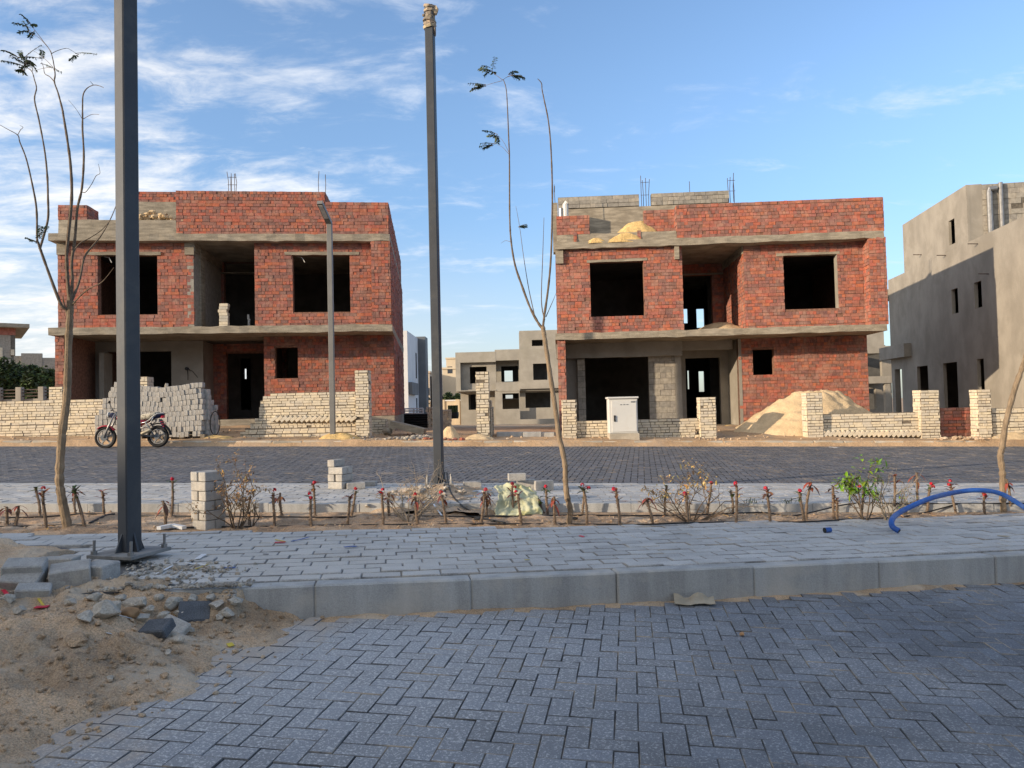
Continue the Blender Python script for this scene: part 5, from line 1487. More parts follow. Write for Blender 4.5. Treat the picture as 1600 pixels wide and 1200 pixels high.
tumbled(272, 984, .080, .045, .024, (.5,.35,-.5), BLOCKP[0], 'pale rectangular paver leaning beside the dark broken piece')
STN = [(208, 952, .058, 'grey rubble lump'), (175, 955, .05, 'angular grey chunk'), (163, 966, .085, 'wide flat chunk of old concrete'), (135, 973, .045, 'pale chunk of concrete'), (214, 946, .05, 'rounded grey stone'),
       (232, 958, .036, 'small dark stone'), (270, 950, .05, 'pale angular stone'), (283, 962, .04, 'cracked grey stone'), (222, 972, .04, 'flat grey chip'), (110, 946, .034, 'pale chip alone on the dirt'),
       (148, 938, .035, 'small upright chunk'), (338, 952, .042, 'grey stone at the kerb end'), (352, 963, .045, 'pale stone'), (370, 955, .04, 'grey chunk'), (345, 968, .035, 'small pale stone'),
       (281, 1004, .036, 'pale flat chip'), (298, 988, .022, 'small stone'), (262, 1022, .018, 'tiny pale stone'), (118, 1008, .05, 'brown dirt clod'), (258, 1060, .02, 'small clod'), (172, 1062, .016, 'round pebble'),
       (248, 938, .03, 'small reddish lump'), (300, 940, .035, 'pale lump at the kerb'), (190, 936, .03, 'small chip'), (15, 942, .04, 'grey chip at the left edge'), (30, 960, .035, 'grey chip'), (330, 938, .03, 'small lump'), (255, 965, .03, 'dark chip')]
WH = ['left of the tilted dark paver', 'above the dirt hollow', 'in the middle of the hollow', 'left of the wide flat chunk', 'behind the brown cobble', 'right of the brown cobble', 'just left of the tilted dark paver', 'under the tilted dark paver', 'below the brown cobble', 'below the square block',
      'at the back of the hollow', 'right of the tilted dark paver', 'in the small pile right of the dark paver', 'at the right end of the rubble', 'in front of the small right pile',
      'on the sand below the pale leaning paver', 'right of the pale leaning paver', 'on the sand in the foreground', 'on the left foreground dirt', 'near the right foot of the dirt heap', 'on the foreground dirt', 'behind the rubble by the kerb end', 'against the kerb end', 'by the gravel at the kerb end', 'beside the red cable scrap', 'below the red cable scrap', 'by the kerb face', 'between brown cobble and pale paver']
for k, ((px, py, r_, lab), wh) in enumerate(zip(STN, WH)):
    p = gp(px, py); mb = MB(); mb.rock((p.x, p.y, p.z+r_*.45), r_, (1.25, .9, .7), 300+k, 3, .4)
    o = mb.build('stone', DIRT if 'clod' in lab else STONE, loc=p); tag(o, lab+' '+wh, 'stone', 'stones and rubble in the near left corner')
p = gp(207, 966); mb = MB(); mb.rock((p.x, p.y, p.z+.03), .05, (1.2,.75,.62), 5, 3, .1); o = mb.build('cobble', mat('brown_cobble', (.30,.18,.09), .2, 12, .6), loc=p, smooth=True); tag(o, 'smooth brown cobble among the grey rubble', 'stone', 'stones and rubble in the near left corner')
p = gp(1160, 994); mb = MB(); mb.rock((p.x, p.y, p.z+.012), .021, (1.2,.9,.8), 9, 2, .3); o = mb.build('pebble', mat('orange_brown_pebble', (.42,.24,.12), .2, 12, .8), loc=p); tag(o, 'small orange-brown pebble lying alone on the near road', 'stone')
# -- litter
def strip(name, pts, w_, m_, label, cat='litter', lift=.004, group='plastic scraps on the ground', th=.003):
    ps = [gp(*p)+Vector((0,0,lift+(rr.random()*.006))) for p in pts]
    mb = MB()
    for a, b in zip(ps, ps[1:]):
        d = b-a; s_ = d.cross(Vector((0,0,1))).normalized()*w_/2
        mb.add([a-s_, a+s_, b+s_, b-s_, a-s_+Vector((0,0,th)), a+s_+Vector((0,0,th)), b+s_+Vector((0,0,th)), b-s_+Vector((0,0,th))], [(0,1,2,3), (4,7,6,5), (0,4,5,1), (1,5,6,2), (2,6,7,3), (3,7,4,0)])
    o = mb.build(name, m_, loc=ps[0]); tag(o, label, cat, group)
LW = mat('white_plastic_scrap', (.68,.70,.72), .1, 10, .5); LR = mat('red_plastic_scrap', (.55,.02,.05), .15, 10, .45)
LY = mat('yellow_plastic_scrap', (.55,.42,.05), .15, 10, .5); LB = mat('blue_plastic_scrap', (.03,.10,.35), .15, 10, .5); LC = mat('cardboard', (.36,.31,.23), .15, 8, .9)
strip('cable_scrap', [(244,899), (257,893), (269,886)], .016, LW, 'bent white plastic strip on the gravel right of the near pole')
strip('cable_scrap', [(290,881), (305,883), (321,885)], .016, LW, 'straight white plastic strip on the pavement right of the near pole')
strip('plastic_scrap', [(308,876), (319,868)], .035, LW, 'small pale blue-white scrap beyond the straight white strip')
strip('cable_scrap', [(305,891), (325,884)], .008, LY, 'thin yellow strip crossing the end of the straight white strip')
strip('cable_scrap', [(349,889), (368,889)], .016, LB, 'short blue cable piece on the pavement right of the white strips')
strip('cable_scrap', [(429,850), (446,849)], .032, LR, 'red plastic scrap on the pavement right of the knee-high stack')
strip('cable_scrap', [(430,845), (446,848)], .010, LY, 'thin yellow scrap lying behind the red scrap on the pavement')
strip('cable_scrap', [(455,847), (468,845), (483,841)], .013, LB, 'long blue cable strip right of the red scrap on the pavement')
strip('cable_scrap', [(411,868), (420,868)], .012, BLACKP, 'tiny black scrap on the pavement below the red scrap')
strip('plastic_scrap', [(538,857), (548,855), (557,856)], .022, LB, 'crumpled dark scrap alone on the middle of the near pavement')
strip('petal', [(906,838), (912,840)], .02, LR, 'fallen red petal on the near pavement below the flower row')
strip('plastic_scrap', [(820,877), (827,876)], .015, LY, 'tiny yellow leaf on the near pavement below the sack')
strip('cable_scrap', [(60,938), (68,950)], .012, LY, 'yellow end of cable sticking from the dirt at the left')
strip('cable_scrap', [(5,925), (14,936)], .02, LR, 'red cable scrap at the left picture edge')
strip('plastic_scrap', [(55,951), (76,950)], .04, LR, 'crumpled red plastic lying on the near left dirt')
strip('plastic_scrap', [(70,917), (103,914)], .02, LW, 'white strip behind the thin flat slab piece')
strip('plastic_scrap', [(184,965), (205,971)], .014, LW, 'white strip below the brown cobble')
strip('plastic_scrap', [(166,993), (174,993)], .014, LW, 'small white chip on the dirt in the left foreground')
strip('plastic_scrap', [(358,1008), (362,1012)], .03, LY, 'yellow leaf where the dirt meets the near road')
strip('plastic_scrap', [(248,829), (268,825), (288,828)], .05, LW, 'crumpled white plastic at the bed edge left of the knee-high stack', th=.03)
strip('plastic_scrap', [(676,800), (690,806)], .018, LW, 'white stick in the soil between the bare grey bush and the middle pole')
strip('plastic_scrap', [(730,770), (748,768), (756,771)], .06, LW, 'torn white sheeting on the rubble right of the middle pole', th=.01)
strip('plastic_scrap', [(1467,796), (1480,797)], .04, LW, 'white scrap in the soil under the arch of the blue pipe')
strip('plastic_scrap', [(1296,699), (1309,700)], .08, LW, 'white scrap lying on the far road by the kerb')
strip('plastic_scrap', [(1560,838), (1576,841)], .03, LC, 'pale flake on the pavement near the right edge')
p = gp(1085, 944); mb = MB()
for i in range(9):
    for j in range(5):
        u, v = i/8-.5, j/4-.5
        mb.v.append((p.x+u*.25+.02*v, p.y+v*.12+.012*math.sin(u*9), p.z+.014+abs(.040*math.sin(u*5+1)*(v+.5))+.006*rr.random()))
for i in range(8):
    for j in range(4): mb.f.append([i*5+j, (i+1)*5+j, (i+1)*5+j+1, i*5+j+1]); mb.m.append(0)
o = mb.build('cardboard_piece', LC, loc=p); tag(o, 'bent piece of grey cardboard at the foot of the near kerb', 'cardboard')
sm = o.modifiers.new('thickness', 'SOLIDIFY'); sm.thickness = .003
# -- woven sack
def sack():
    c0, c1 = gp(776, 802), gp(842, 802); root_p = (c0+c1)/2
    wx = c1.x-c0.x; mb = MB(); NI, NJ = 30, 26
    for j in range(NJ+1):
        for i in range(NI+1):
            u, v = i/NI, j/NJ
            left = lerp(v, [(0,-.01), (.45,.05), (.8,-.02), (1,-.05)]); right = lerp(v, [(0,1.04), (.35,.98), (.7,.86), (1,.80)])
            x = c0.x+wx*(left+(right-left)*u)
            zz_ = root_p.z + lerp(v, [(0,.005), (.12,.07), (.55,.24), (.8,.30), (1,.27)])
            y = root_p.y-.06 + lerp(v, [(0,-.10), (.12,0.02), (.55,.24), (.8,.40), (1,.55)])
            amp = .035*math.sin(math.pi*min(1, v*1.3+.15))
            uu = u+.16*fbm(u*1.7, v*2.3, 6)
            f_ = (abs(math.sin(uu*8+3.2*v*(u-.3)))-.5)*amp*1.25 + .05*fbm(u*3, v*4, 8) + .014*fbm(u*11, v*13, 2)
            x += .035*fbm(v*5, u*.6, 11)*(abs(u-.5)*2)**2; zz_ += (.05*fbm(u*4, 1, 5)-.03)*v*v - .05*max(0, u-.55)*v
            mb.v.append((x, y-f_*1.1, zz_+f_*.45-.04*abs(u-.5)*v))
    W_ = NI+1
    for j in range(NJ):
        for i in range(NI): mb.f.append([j*W_+i, j*W_+i+1, (j+1)*W_+i+1, (j+1)*W_+i]); mb.m.append(0)
    m_ = mat('woven_sack_cloth', (.47,.48,.33), .12, 4, .75, .3, 220, stain=(.40,.37,.12), stain_scale=3.2, stain_amt=.8)
    o = mb.build('woven_sack', m_, loc=root_p, smooth=True); tag(o, 'crumpled yellow-green woven sack draped over blocks in the planting bed', 'sack')
    sm = o.modifiers.new('thickness', 'SOLIDIFY'); sm.thickness = .008
sack()
# -- rubble mound round the middle pole
def mound2():
    mb = MB(); c = at(690, 762, 9.1); xs = frange(c.x-1.0, c.x+.95, .04); ys = frange(7.75, 9.95, .04); n = len(xs)
    for y in ys:
        for x in xs:
            u = (x-c.x)/.8; v = (y-8.95)/1.0; d = math.hypot(u, v)+.25*fbm(x*2, y*2, 4)
            h = max(-.06, .13*(1-d)+.03*fbm(x*5, y*5, 2)+.014*fbm(x*14, y*14, 6)) if d < 1.3 else -.06
            mb.v.append((x, y, surf_z(x, y)*0+.19+tilt(x, y)+h-.03))
    for j in range(len(ys)-1):
        for i in range(n-1): mb.f.append([j*n+i, j*n+i+1, (j+1)*n+i+1, (j+1)*n+i]); mb.m.append(0)
    o = mb.build('dirt_mound', DIRT, loc=(c.x, 8.95, .2), smooth=True); tag(o, 'low brown dirt mound heaped around the foot of the middle pole', 'dirt heap')
    mb = MB()
    for k in range(130):
        x, y = c.x+rr.gauss(0,.42), 8.8+rr.gauss(0,.42); r_ = rr.choice((.012,.018,.025,.035,.05))
        u = (x-c.x)/.8; v = (y-8.95)/1.0; h = max(0, .12*(1-math.hypot(u, v)))
        mb.rock((x, y, .17+tilt(x, y)+h+r_*.2), r_, (1.2,1,.7), 700+k, 1)
    o = mb.build('gravel', [STONE]); tag(o, kind='stuff')
mound2()
# -- pipes
def gtube(name, pts, r_, m_, label, cat, group=None, seg=10, sub=8):
    P = [Vector(p) for p in pts]; out_ = []
    for i in range(len(P)-1):
        a, b, c, d = P[max(i-1,0)], P[i], P[i+1], P[min(i+2,len(P)-1)]
        for k in range(sub):
            t = k/sub; out_.append(.5*((2*b)+(c-a)*t+(2*a-5*b+4*c-d)*t*t+(3*b-a-3*c+d)*t**3))
    out_.append(P[-1])
    mb = MB(); mb.tube(out_, r_, seg); o = mb.build(name, m_, loc=P[0], smooth=True); tag(o, label, cat, group); return o
def bedpt(px, py, lift=.0):
    p = gp(px, py); return p+Vector((0,0,lift))
e0 = gp(1405, 834)+Vector((0,0,.022)); q_ = e0.y; e1 = at(1395, 823.5, q_+.04); e2 = at(1393, 814.5, q_+.12); e3 = at(1399, 805.5, q_+.22); e4 = at(1417, 794.5, q_+.36); e5 = at(1453, 779, q_+.55); e6 = at(1495, 769, 7.1); e7 = at(1530, 766, 7.15); e8 = at(1565, 772, 7.2); e9 = at(1602, 794, 7.2); e10 = at(1640, 822, 7.1)
op = gtube('blue_pipe', [e0, e1, e2, e3, e4, e5, e6, e7, e8, e9, e10], .0225, BLUEP, 'long bright blue plastic pipe arching over the flower row at right', 'pipe', 'blue pipe pieces', 12)
d = (e0-e1).normalized(); mb = MB(); mb.tube([e0+d*.0005, e0+d*.002], .0165, 12); q = mb.build('pipe_mouth', BLACKP, op)
p = gp(1293, 832)+Vector((0,0,.02)); mb = MB(); mb.tube([p+Vector((-.022,-.004,0)), p+Vector((.030,.008,0))], .021, 12); o = mb.build('blue_pipe', BLUEP, loc=p); tag(o, 'short cut piece of blue pipe lying on the near pavement', 'pipe', 'blue pipe pieces')
mb = MB(); mb.tube([p+Vector((-.029,-.0055,0)), p+Vector((-.0221,-.004,0))], .0212, 12); mb.build('pipe_mouth', BLACKP, o)
fr = [(-20,823), (60,822), (130,822), (230,831), (300,826), (420,823), (500,821), (600,820), (700,819), (800,819), (900,820), (1000,821), (1080,818), (1160,815), (1240,816), (1330,811), (1420,806), (1500,800)]
re_ = [(-20,809), (60,808), (140,803), (215,807), (300,808), (400,808), (520,808), (640,808), (720,808), (800,807), (900,806), (1000,807), (1090,806), (1190,802), (1240,806), (1330,800), (1400,797), (1500,798), (1610,796)]
def rest(px, py):
    p = gp(px, py); p.z += .004+.006*math.sin(px*.07); p.y += .012*math.sin(px*.031); return p
gtube('drip_pipe', [rest(*p) for p in fr], .0075, BLACKP, 'black drip irrigation pipe along the front row of thorny plants', 'pipe', 'black drip pipes', 7, 5)
gtube('drip_pipe', [rest(*p) for p in re_], .0075, BLACKP, 'black drip irrigation pipe along the rear row of thorny plants', 'pipe', 'black drip pipes', 7, 5)
gtube('drip_pipe', [rest(140,818), rest(165,806), rest(180,804)], .012, BLACKP, 'short slanting black pipe branch left of the near pole', 'pipe', 'black drip pipes', 7, 5)
q0 = b2+Vector((.08,-.1,.16))
gtube('cable', [q0, at(696, 772, 8.6), at(715, 795, 7.9), rest(735,808), rest(760,812), rest(790,817)], .010, BLACKP, 'black cable curving down from the middle pole foot, left of its twin', 'cable', 'black cables at the middle pole', 7, 6)
gtube('cable', [q0+Vector((.03,0,.0)), at(704, 768, 8.6), at(724, 792, 7.9), rest(752,806), rest(775,806), rest(800,807)], .010, BLACKP, 'black cable curving down from the middle pole foot, right of its twin', 'cable', 'black cables at the middle pole', 7, 6)
c = at(682, 762, 9.0); mb = MB(); mb.rock(c, .06, (1.3,.8,.55), 3, 2); o = mb.build('plastic_bag', BLACKP, loc=c); tag(o, 'crumpled black plastic at the foot of the middle pole', 'plastic bag')
for (px, py, lab, sd) in ((745, 813, 'black crumpled plastic on the drip pipe below the middle pole', 2), (898, 812, 'black pipe fitting at the foot of the leaning middle sapling', 4)):
    p = gp(px, py); mb = MB(); mb.rock(p+Vector((0,0,.012)), .028, (1.5,.8,.6), sd, 2); o = mb.build('pipe_fitting', BLACKP, loc=p); tag(o, lab, 'pipe fitting')
# the loop of black hose by the warped stack
c = at(336, 664, 20.5); mb = MB(); mb.tube([c+Vector((.13*math.cos(a*.4), .02*math.sin(a*.5), .33*math.sin(a*.4)+.05)) for a in range(17)], .012, 6); o = mb.build('hose', BLACKP, loc=c); tag(o, 'loop of thin dark hose leaning at the right end of the warped stack', 'hose')
# ------------------------------------------------------------------ motorbike (front to the left)
def motorbike():
    Y = 18.95
    fw, rw = at(165, 680, Y), at(247, 680, Y)
    zg = road_z((fw.x+rw.x)/2, Y)
    s = 1.0; R_w = .285
    base = Vector(((fw.x+rw.x)/2, Y, zg))
    root = empty('motorbike', base, 'red motorbike with a patterned seat cover parked before the warped paver stack', 'motorbike')
    hb = (rw.x-fw.x)/2
    def P(x, y, z): return base+Vector((x, y, z))
    def part(name, mb, m_, parent=None, smooth=False): return mb.build(name, m_, parent or root, smooth=smooth)
    def torus(mb, c, r, t, n=30, k=8, flat=1.0):
        b = len(mb.v)
        for i in range(n):
            a = 2*math.pi*i/n
            for j in range(k):
                q = 2*math.pi*j/k; rr_ = r+t*math.cos(q); mb.v.append((c.x+rr_*math.cos(a), c.y+t*flat*math.sin(q), c.z+rr_*math.sin(a)))
        for i in range(n):
            for j in range(k): mb.f.append([b+i*k+j, b+((i+1)%n)*k+j, b+((i+1)%n)*k+(j+1)%k, b+i*k+(j+1)%k]); mb.m.append(0)
    tz_ = R_w
    for x, w_ in ((-hb, .038), (hb, .046)):
        c = P(x, 0, tz_)
        mb = MB(); torus(mb, c, R_w-w_, w_, 36, 8, .95); t = part('wheel', mb, BLACK, smooth=True)
        mb = MB(); torus(mb, c, R_w-w_*2-.012, .018, 30, 6, 1.6)
        for k in range(5):
            a = k*2*math.pi/5+.4; d = Vector((math.cos(a), 0, math.sin(a))); e = Vector((-d.z, 0, d.x))
            mb.obox(c+d*(R_w*.40), d*(R_w*.33), e*.018, (0,.02,0))
        mb.tube([c-Vector((0,.07,0)), c+Vector((0,.07,0))], .05, 12); mb.build('rim', ALLOY, t)
        mb = MB(); mb.tube([c-Vector((0,.085,0)), c-Vector((0,.075,0))], .085 if x < 0 else .07, 16); mb.build('brake_disc', DGREY, t)
    # mudguards
    def guard(name, c, r, a0, a1, w_, m_, n=14):
        mb = MB()
        for i in range(n+1):
            a = R_(a0+(a1-a0)*i/n)
            for (rr_, y) in ((r-.012,-w_), (r+.008,-w_*.6), (r+.014,0), (r+.008,w_*.6), (r-.012,w_), (r-.02,0)):
                mb.v.append((c.x+rr_*math.cos(a), c.y+y, c.z+rr_*math.sin(a)))
        for i in range(n):
            for j in range(6): mb.f.append([i*6+j, (i+1)*6+j, (i+1)*6+(j+1)%6, i*6+(j+1)%6]); mb.m.append(0)
        mb.f.append(list(range(6))); mb.m.append(0); mb.f.append([n*6+j for j in range(6)]); mb.m.append(0)
        return part(name, mb, m_, smooth=True)
    guard('front_mudguard', P(-hb,0,tz_), R_w+.02, 38, 132, .06, REDP)
    guard('rear_mudguard', P(hb,0,tz_), R_w+.05, 5, 110, .07, BLACK)
    # fork
    for y in (-.085, .085):
        mb = MB(); mb.tube([P(-hb,y,tz_), P(-hb+.13,y,tz_+.30), P(-hb+.29,y,tz_+.62)], [.026,.026,.017], 8); part('fork_leg', mb, ALLOY, smooth=True)
    mb = MB(); mb.tube([P(-hb+.36,-.34,.985), P(-hb+.30,-.22,1.0), P(-hb+.27,-.08,.94), P(-hb+.27,.08,.94), P(-hb+.30,.22,1.0), P(-hb+.36,.34,.985)], .012, 8); h = part('handlebar', mb, CHROME, smooth=True)
    for y in (-1, 1):
        mb = MB(); mb.tube([P(-hb+.345,y*.29,.99), P(-hb+.375,y*.40,.98)], .019, 8); mb.build('grip', BLACK, h)
        mb = MB(); mb.tube([P(-hb+.31,y*.22,1.0), P(-hb+.27,y*.3,1.15)], .006, 6); mb.rock(P(-hb+.27,y*.31,1.19), .055, (.35,1.1,.75), 3, 2, .05, rot=Matrix.Identity(3)); mb.build('mirror', BLACK, h)
    mb = MB(); mb.rock(P(-hb+.17,0,.86), .095, (.9,1,1), 2, 3, .03, rot=Matrix.Identity(3)); hl = part('headlight', mb, NAVY, smooth=True)
    mb = MB(); mb.tube([P(-hb+.075,0,.86), P(-hb+.10,0,.86)], .078, 16); mb.build('lens', CAB, hl)
    # tank, seat, panels
    def loft(name, secs, m_, parent=None):
        mb = MB(); k = 12
        for (x, zc, hy, hz) in secs:
            for j in range(k):
                a = 2*math.pi*j/k; ca, sa = math.cos(a), math.sin(a)
                mb.v.append(tuple(P(x, hy*math.copysign(abs(ca)**.75, ca), zc+hz*math.copysign(abs(sa)**.75, sa))))
        n = len(secs)
        for i in range(n-1):
            for j in range(k): mb.f.append([i*k+j, i*k+(j+1)%k, (i+1)*k+(j+1)%k, (i+1)*k+j]); mb.m.append(0)
        mb.f.append(list(range(k))); mb.m.append(0); mb.f.append([(n-1)*k+j for j in range(k)]); mb.m.append(0)
        return part(name, mb, m_, parent, smooth=True)
    loft('fuel_tank', [(-.38,.78,.03,.05), (-.32,.79,.10,.09), (-.18,.80,.13,.11), (-.02,.77,.12,.09), (.06,.73,.08,.05)], REDP)
    SEAT = mat('patterned_seat_cover', (.52,.47,.36), .1, 5, .85)
    t = SEAT.node_tree; k_ = NG(t); b_ = t.nodes['Principled BSDF']; src = b_.inputs['Base Color'].links[0].from_socket
    tcn = k_.n('ShaderNodeTexCoord'); vo = k_.n('ShaderNodeTexVoronoi'); k_.set(vo.inputs['Vector'], tcn.outputs['Object']); vo.inputs['Scale'].default_value = 26
    k_.set(b_.inputs['Base Color'], k_.mix(k_.ramp(vo.outputs[0], (.28,.42)), (.06,.05,.045,1), src))
    loft('seat', [(-.06,.755,.07,.035), (.04,.765,.13,.075), (.26,.775,.145,.09), (.48,.81,.145,.085), (.64,.845,.13,.07), (.71,.86,.07,.03)], SEAT)
    loft('side_panel', [(-.12,.60,.11,.045), (.04,.625,.165,.10), (.24,.65,.165,.09), (.42,.69,.11,.035)], REDP)
    loft('tail', [(.60,.79,.10,.05), (.70,.81,.10,.06), (.78,.84,.08,.05), (.84,.86,.05,.03)], NAVY)
    mb = MB()
    for y in (-.13, .13):
        mb.tube([P(.26,y,.63), P(.42,y,.66), P(.52,y,.72), P(.60,y,.80), P(.72,y,.87), P(.84,y*.9,.875)], .014, 7)
        mb.tube([P(.16,y,.50), P(.36,y,.52), P(.46,y,.60), P(.56,y,.66), P(.62,y,.80)], .012, 7)
    mb.tube([P(.84,-.117,.875), P(.84,.117,.875)], .014, 7); mb.tube([P(.74,-.12,.872), P(.74,.12,.872)], .010, 7); part('rear_rack', mb, CHROME, smooth=True)
    mb = MB(); mb.bevbox(Matrix.Translation(P(.80,0,.60)) @ Matrix.Rotation(R_(-28), 4, 'Y'), .012, .085, .14, .005); fl = part('mud_flap', mb, NAVY)
    for z in (.66, .60, .54):
        mb = MB(); mb.bevbox(Matrix.Translation(P(.815-(.60-z)*-.5+.006,0,z)) @ Matrix.Rotation(R_(-28), 4, 'Y'), .012, .087, .013, .003); mb.build('stripe', REDP, fl)
    mb = MB(); mb.bevbox(Matrix.Translation(P(.80,0,.79)), .03, .07, .035, .01); part('tail_light', mb, LR)
    # frame, engine, exhaust
    mb = MB()
    for y in (-.08, .08):
        mb.tube([P(-hb+.30,0,.82), P(-.30,y,.45), P(-.18,y,.25), P(.16,y,.27), P(.22,y,.60), P(.55,y,.74)], .016, 7)
        mb.tube([P(.14,y,.33), P(hb,y*1.2,tz_)], .020, 7); mb.tube([P(hb-.05,y*1.5,tz_+.02), P(.40,y*1.5,.68)], .022, 8)
    mb.tube([P(-hb+.27,0,.93), P(-hb+.33,0,.76)], .03, 8); part('frame', mb, DGREY, smooth=True)
    mb = MB(); mb.bevbox(Matrix.Translation(P(-.02,0,.36)), .17, .10, .10, .03); mb.tube([P(.05,-.14,.34), P(.05,.14,.34)], .095, 14)
    for k in range(6): mb.bevbox(Matrix.Translation(P(-.13-.012*k,0,.47+.028*k)) @ Matrix.Rotation(R_(-22), 4, 'Y'), .075, .085, .006, .002)
    part('engine', mb, ALLOY)
    mb = MB(); mb.tube([P(-.17,-.08,.52), P(-.30,-.11,.42), P(-.24,-.13,.28), P(-.02,-.15,.25)], .019, 8); mb.tube([P(-.04,-.15,.25), P(.10,-.16,.27), P(.13,-.165,.28), P(.56,-.175,.46), P(.58,-.175,.468)], [.02,.022,.042,.046,.03], 12); part('exhaust', mb, mat('worn_exhaust', (.55,.47,.33), .2, 6, .4, metal=.7), smooth=True)
    mb = MB(); mb.tube([P(.0,.1,.26), P(.06,.30,.01)], .011, 6); mb.bevbox(Matrix.Translation(P(.07,.31,.012)), .04,.03,.008,.003); part('side_stand', mb, DGREY)
    for y in (-1, 1):
        mb = MB(); mb.tube([P(.0,y*.12,.29), P(.0,y*.26,.29)], .015, 7); part('footrest', mb, BLACK)
motorbike()
# ------------------------------------------------------------------ saplings
def poly3(pts, Y0, Y1=None, w=None):
    Y1 = Y0 if Y1 is None else Y1; n = len(pts)
    return [at(p[0], p[1], Y0+(Y1-Y0)*i/max(1, n-1)) for i, p in enumerate(pts)]
def smooth_line(P, sub=4):
    out_ = []
    for i in range(len(P)-1):
        a, b, c, d = P[max(i-1,0)], P[i], P[i+1], P[min(i+2,len(P)-1)]
        for k in range(sub):
            t = k/sub; out_.append(.5*((2*b)+(c-a)*t+(2*a-5*b+4*c-d)*t*t+(3*b-a-3*c+d)*t**3))
    out_.append(P[-1]); return out_
def limb(mb, pts, Y0, Y1, r0, r1, seg=7, knots=True):
    P = smooth_line(poly3(pts, Y0, Y1), 5); n = len(P)
    rad = [(r0+(r1-r0)*i/(n-1))*(1+.07*math.sin(i*2.3)+.05*rr.gauss(0,1)) for i in range(n)]
    mb.tube(P, rad, seg)
def pinnate(mb, tw, start, dr, length, n, rr, droop=.5, size=.035):
    """feathery compound leaf: a rachis with paired leaflets"""
    P = [Vector(start)]; d = Vector(dr).normalized()
    for k in range(6): d = (d+Vector((0,0,-droop*.12))).normalized(); P.append(P[-1]+d*length/6)
    tw.tube(P, [.0035, .003, .003, .0025, .002, .002, .0015], 4)
    for k in range(n):
        t = .25+.75*k/(n-1); i = min(5, int(t*6)); c = P[i]+(P[i+1]-P[i])*(t*6-i) if i < 6 else P[6]
        ax = (P[min(6, i+1)]-P[i]).normalized()
        for sg in (-1, 1):
            s_ = ax.cross(Vector((0,0,1))); s_ = s_.normalized() if s_.length > .01 else Vector((1,0,0))
            l = (s_*sg*.75+ax*.35+Vector((0,0,-.55))+Vector((rr.gauss(0,.2), rr.gauss(0,.2), rr.gauss(0,.2)))).normalized()
            w_ = l.cross(ax).normalized()*size*.22; L_ = size*rr.uniform(.7, 1.25)
            mb.add([c, c+l*L_*.5+w_, c+l*L_, c+l*L_*.5-w_], [(0,1,2,3)])
def sapling_left():
    b = gp(106, 823); Y = b.y
    root = empty('sapling', b, 'tall bare multi-stemmed sapling at the left, beside the near pole', 'tree', 'staked bare saplings')
    mb = MB(); limb(mb, [(106,828), (103,810), (96,775), (93,748), (95,705), (98,670), (104,625), (106,580), (107,540), (109,500), (110,470)], Y, Y, .042, .030, 10)
    mb.build('trunk', BARK, root)
    mb = MB()
    def L(pts, d, r0, r1): limb(mb, pts, Y, Y+d, r0*.82, r1*.7, 6)
    L([(108,490), (103,483), (96,477), (88,458), (75,423), (65,395), (60,380), (58,372), (57,326), (50,286), (41,248), (31,222), (27.6,211), (12,202), (-4,193)], -.35, .020, .003)
    L([(27.6,211), (32,203), (36,199), (31,196)], -.33, .004, .002)
    L([(62,389), (67,373), (75,342), (75,310), (74,277), (70,237), (61,188), (54,156), (57,138), (54,125), (50,112), (43,106), (39,104)], .25, .014, .004)
    L([(50,112), (51,107), (46,103)], .25, .004, .002)
    L([(109,475), (106,440), (104,400), (106,373), (112,310), (110.5,261), (105.6,221), (99,180), (97.5,171), (91,146), (85,128), (86,114), (80,83), (68,65), (52,44)], .3, .022, .003)
    L([(80,83), (78,78), (62,60), (50,53)], .3, .004, .002)
    L([(85,128), (78,120), (70,115), (68,105), (65,97)], .28, .006, .003)
    L([(80,84), (90,79), (104,75.5), (112,79), (121,85)], .3, .004, .002)
    L([(82,104), (70,92), (54,80)], .3, .0035, .0015); L([(82,105), (66,107), (52,111)], .3, .003, .0015)
    L([(109,480), (113,440), (112,410), (117,373), (121,326), (128,294), (131,245), (129,204), (129,187), (129,165), (130,148), (136,138), (146,133), (155,134), (162,137)], -.2, .018, .003)
    L([(129,187), (120,172), (107,156)], -.2, .003, .0015); L([(130,186), (143,179), (155,179)], -.2, .004, .002); L([(146,133), (141,127)], -.2, .004, .002)
    L([(128,300), (134,300), (143,288), (150,275), (156,271), (155,262), (153.5,256)], -.1, .005, .002)
    L([(110,475), (116,460), (122,445), (126,430), (132,402), (144,385), (155,372), (166,355), (178,330), (188,300)], .4, .017, .004)
    L([(112,478), (120,468), (130,458), (143,449), (160,440), (178,418)], -.3, .011, .004)
    L([(113,420), (115,395), (125,380), (140,372), (158,360), (172,345)], .15, .009, .004)
    L([(107,500), (100,475), (98,462)], 0, .012, .006)
    mb.build('branches', TWIG, root)
    lf, tw = MB(), MB()
    for (px, py, d, n_) in ((39,104,.25,7), (36,92,.25,5), (46,100,.25,5), (50,46,.3,4), (50,53,.3,2), (65,97,.28,3), (121,85,.3,2), (59,378,-.3,3)):
        for k in range(n_):
            p = at(px+rr.gauss(0,3), py+rr.gauss(0,3), Y+d)
            pinnate(lf, tw, p, (rr.uniform(-1,.5), rr.uniform(-.6,.6), rr.uniform(-.2,.8)), rr.uniform(.12,.23), 11, rr, .6, .032)
    for v_, f_ in ((tw.v, tw.f),): lf.add(v_, f_, 1)
    lf.build('leaves', [LEAFD, TWIG], root)
sapling_left()
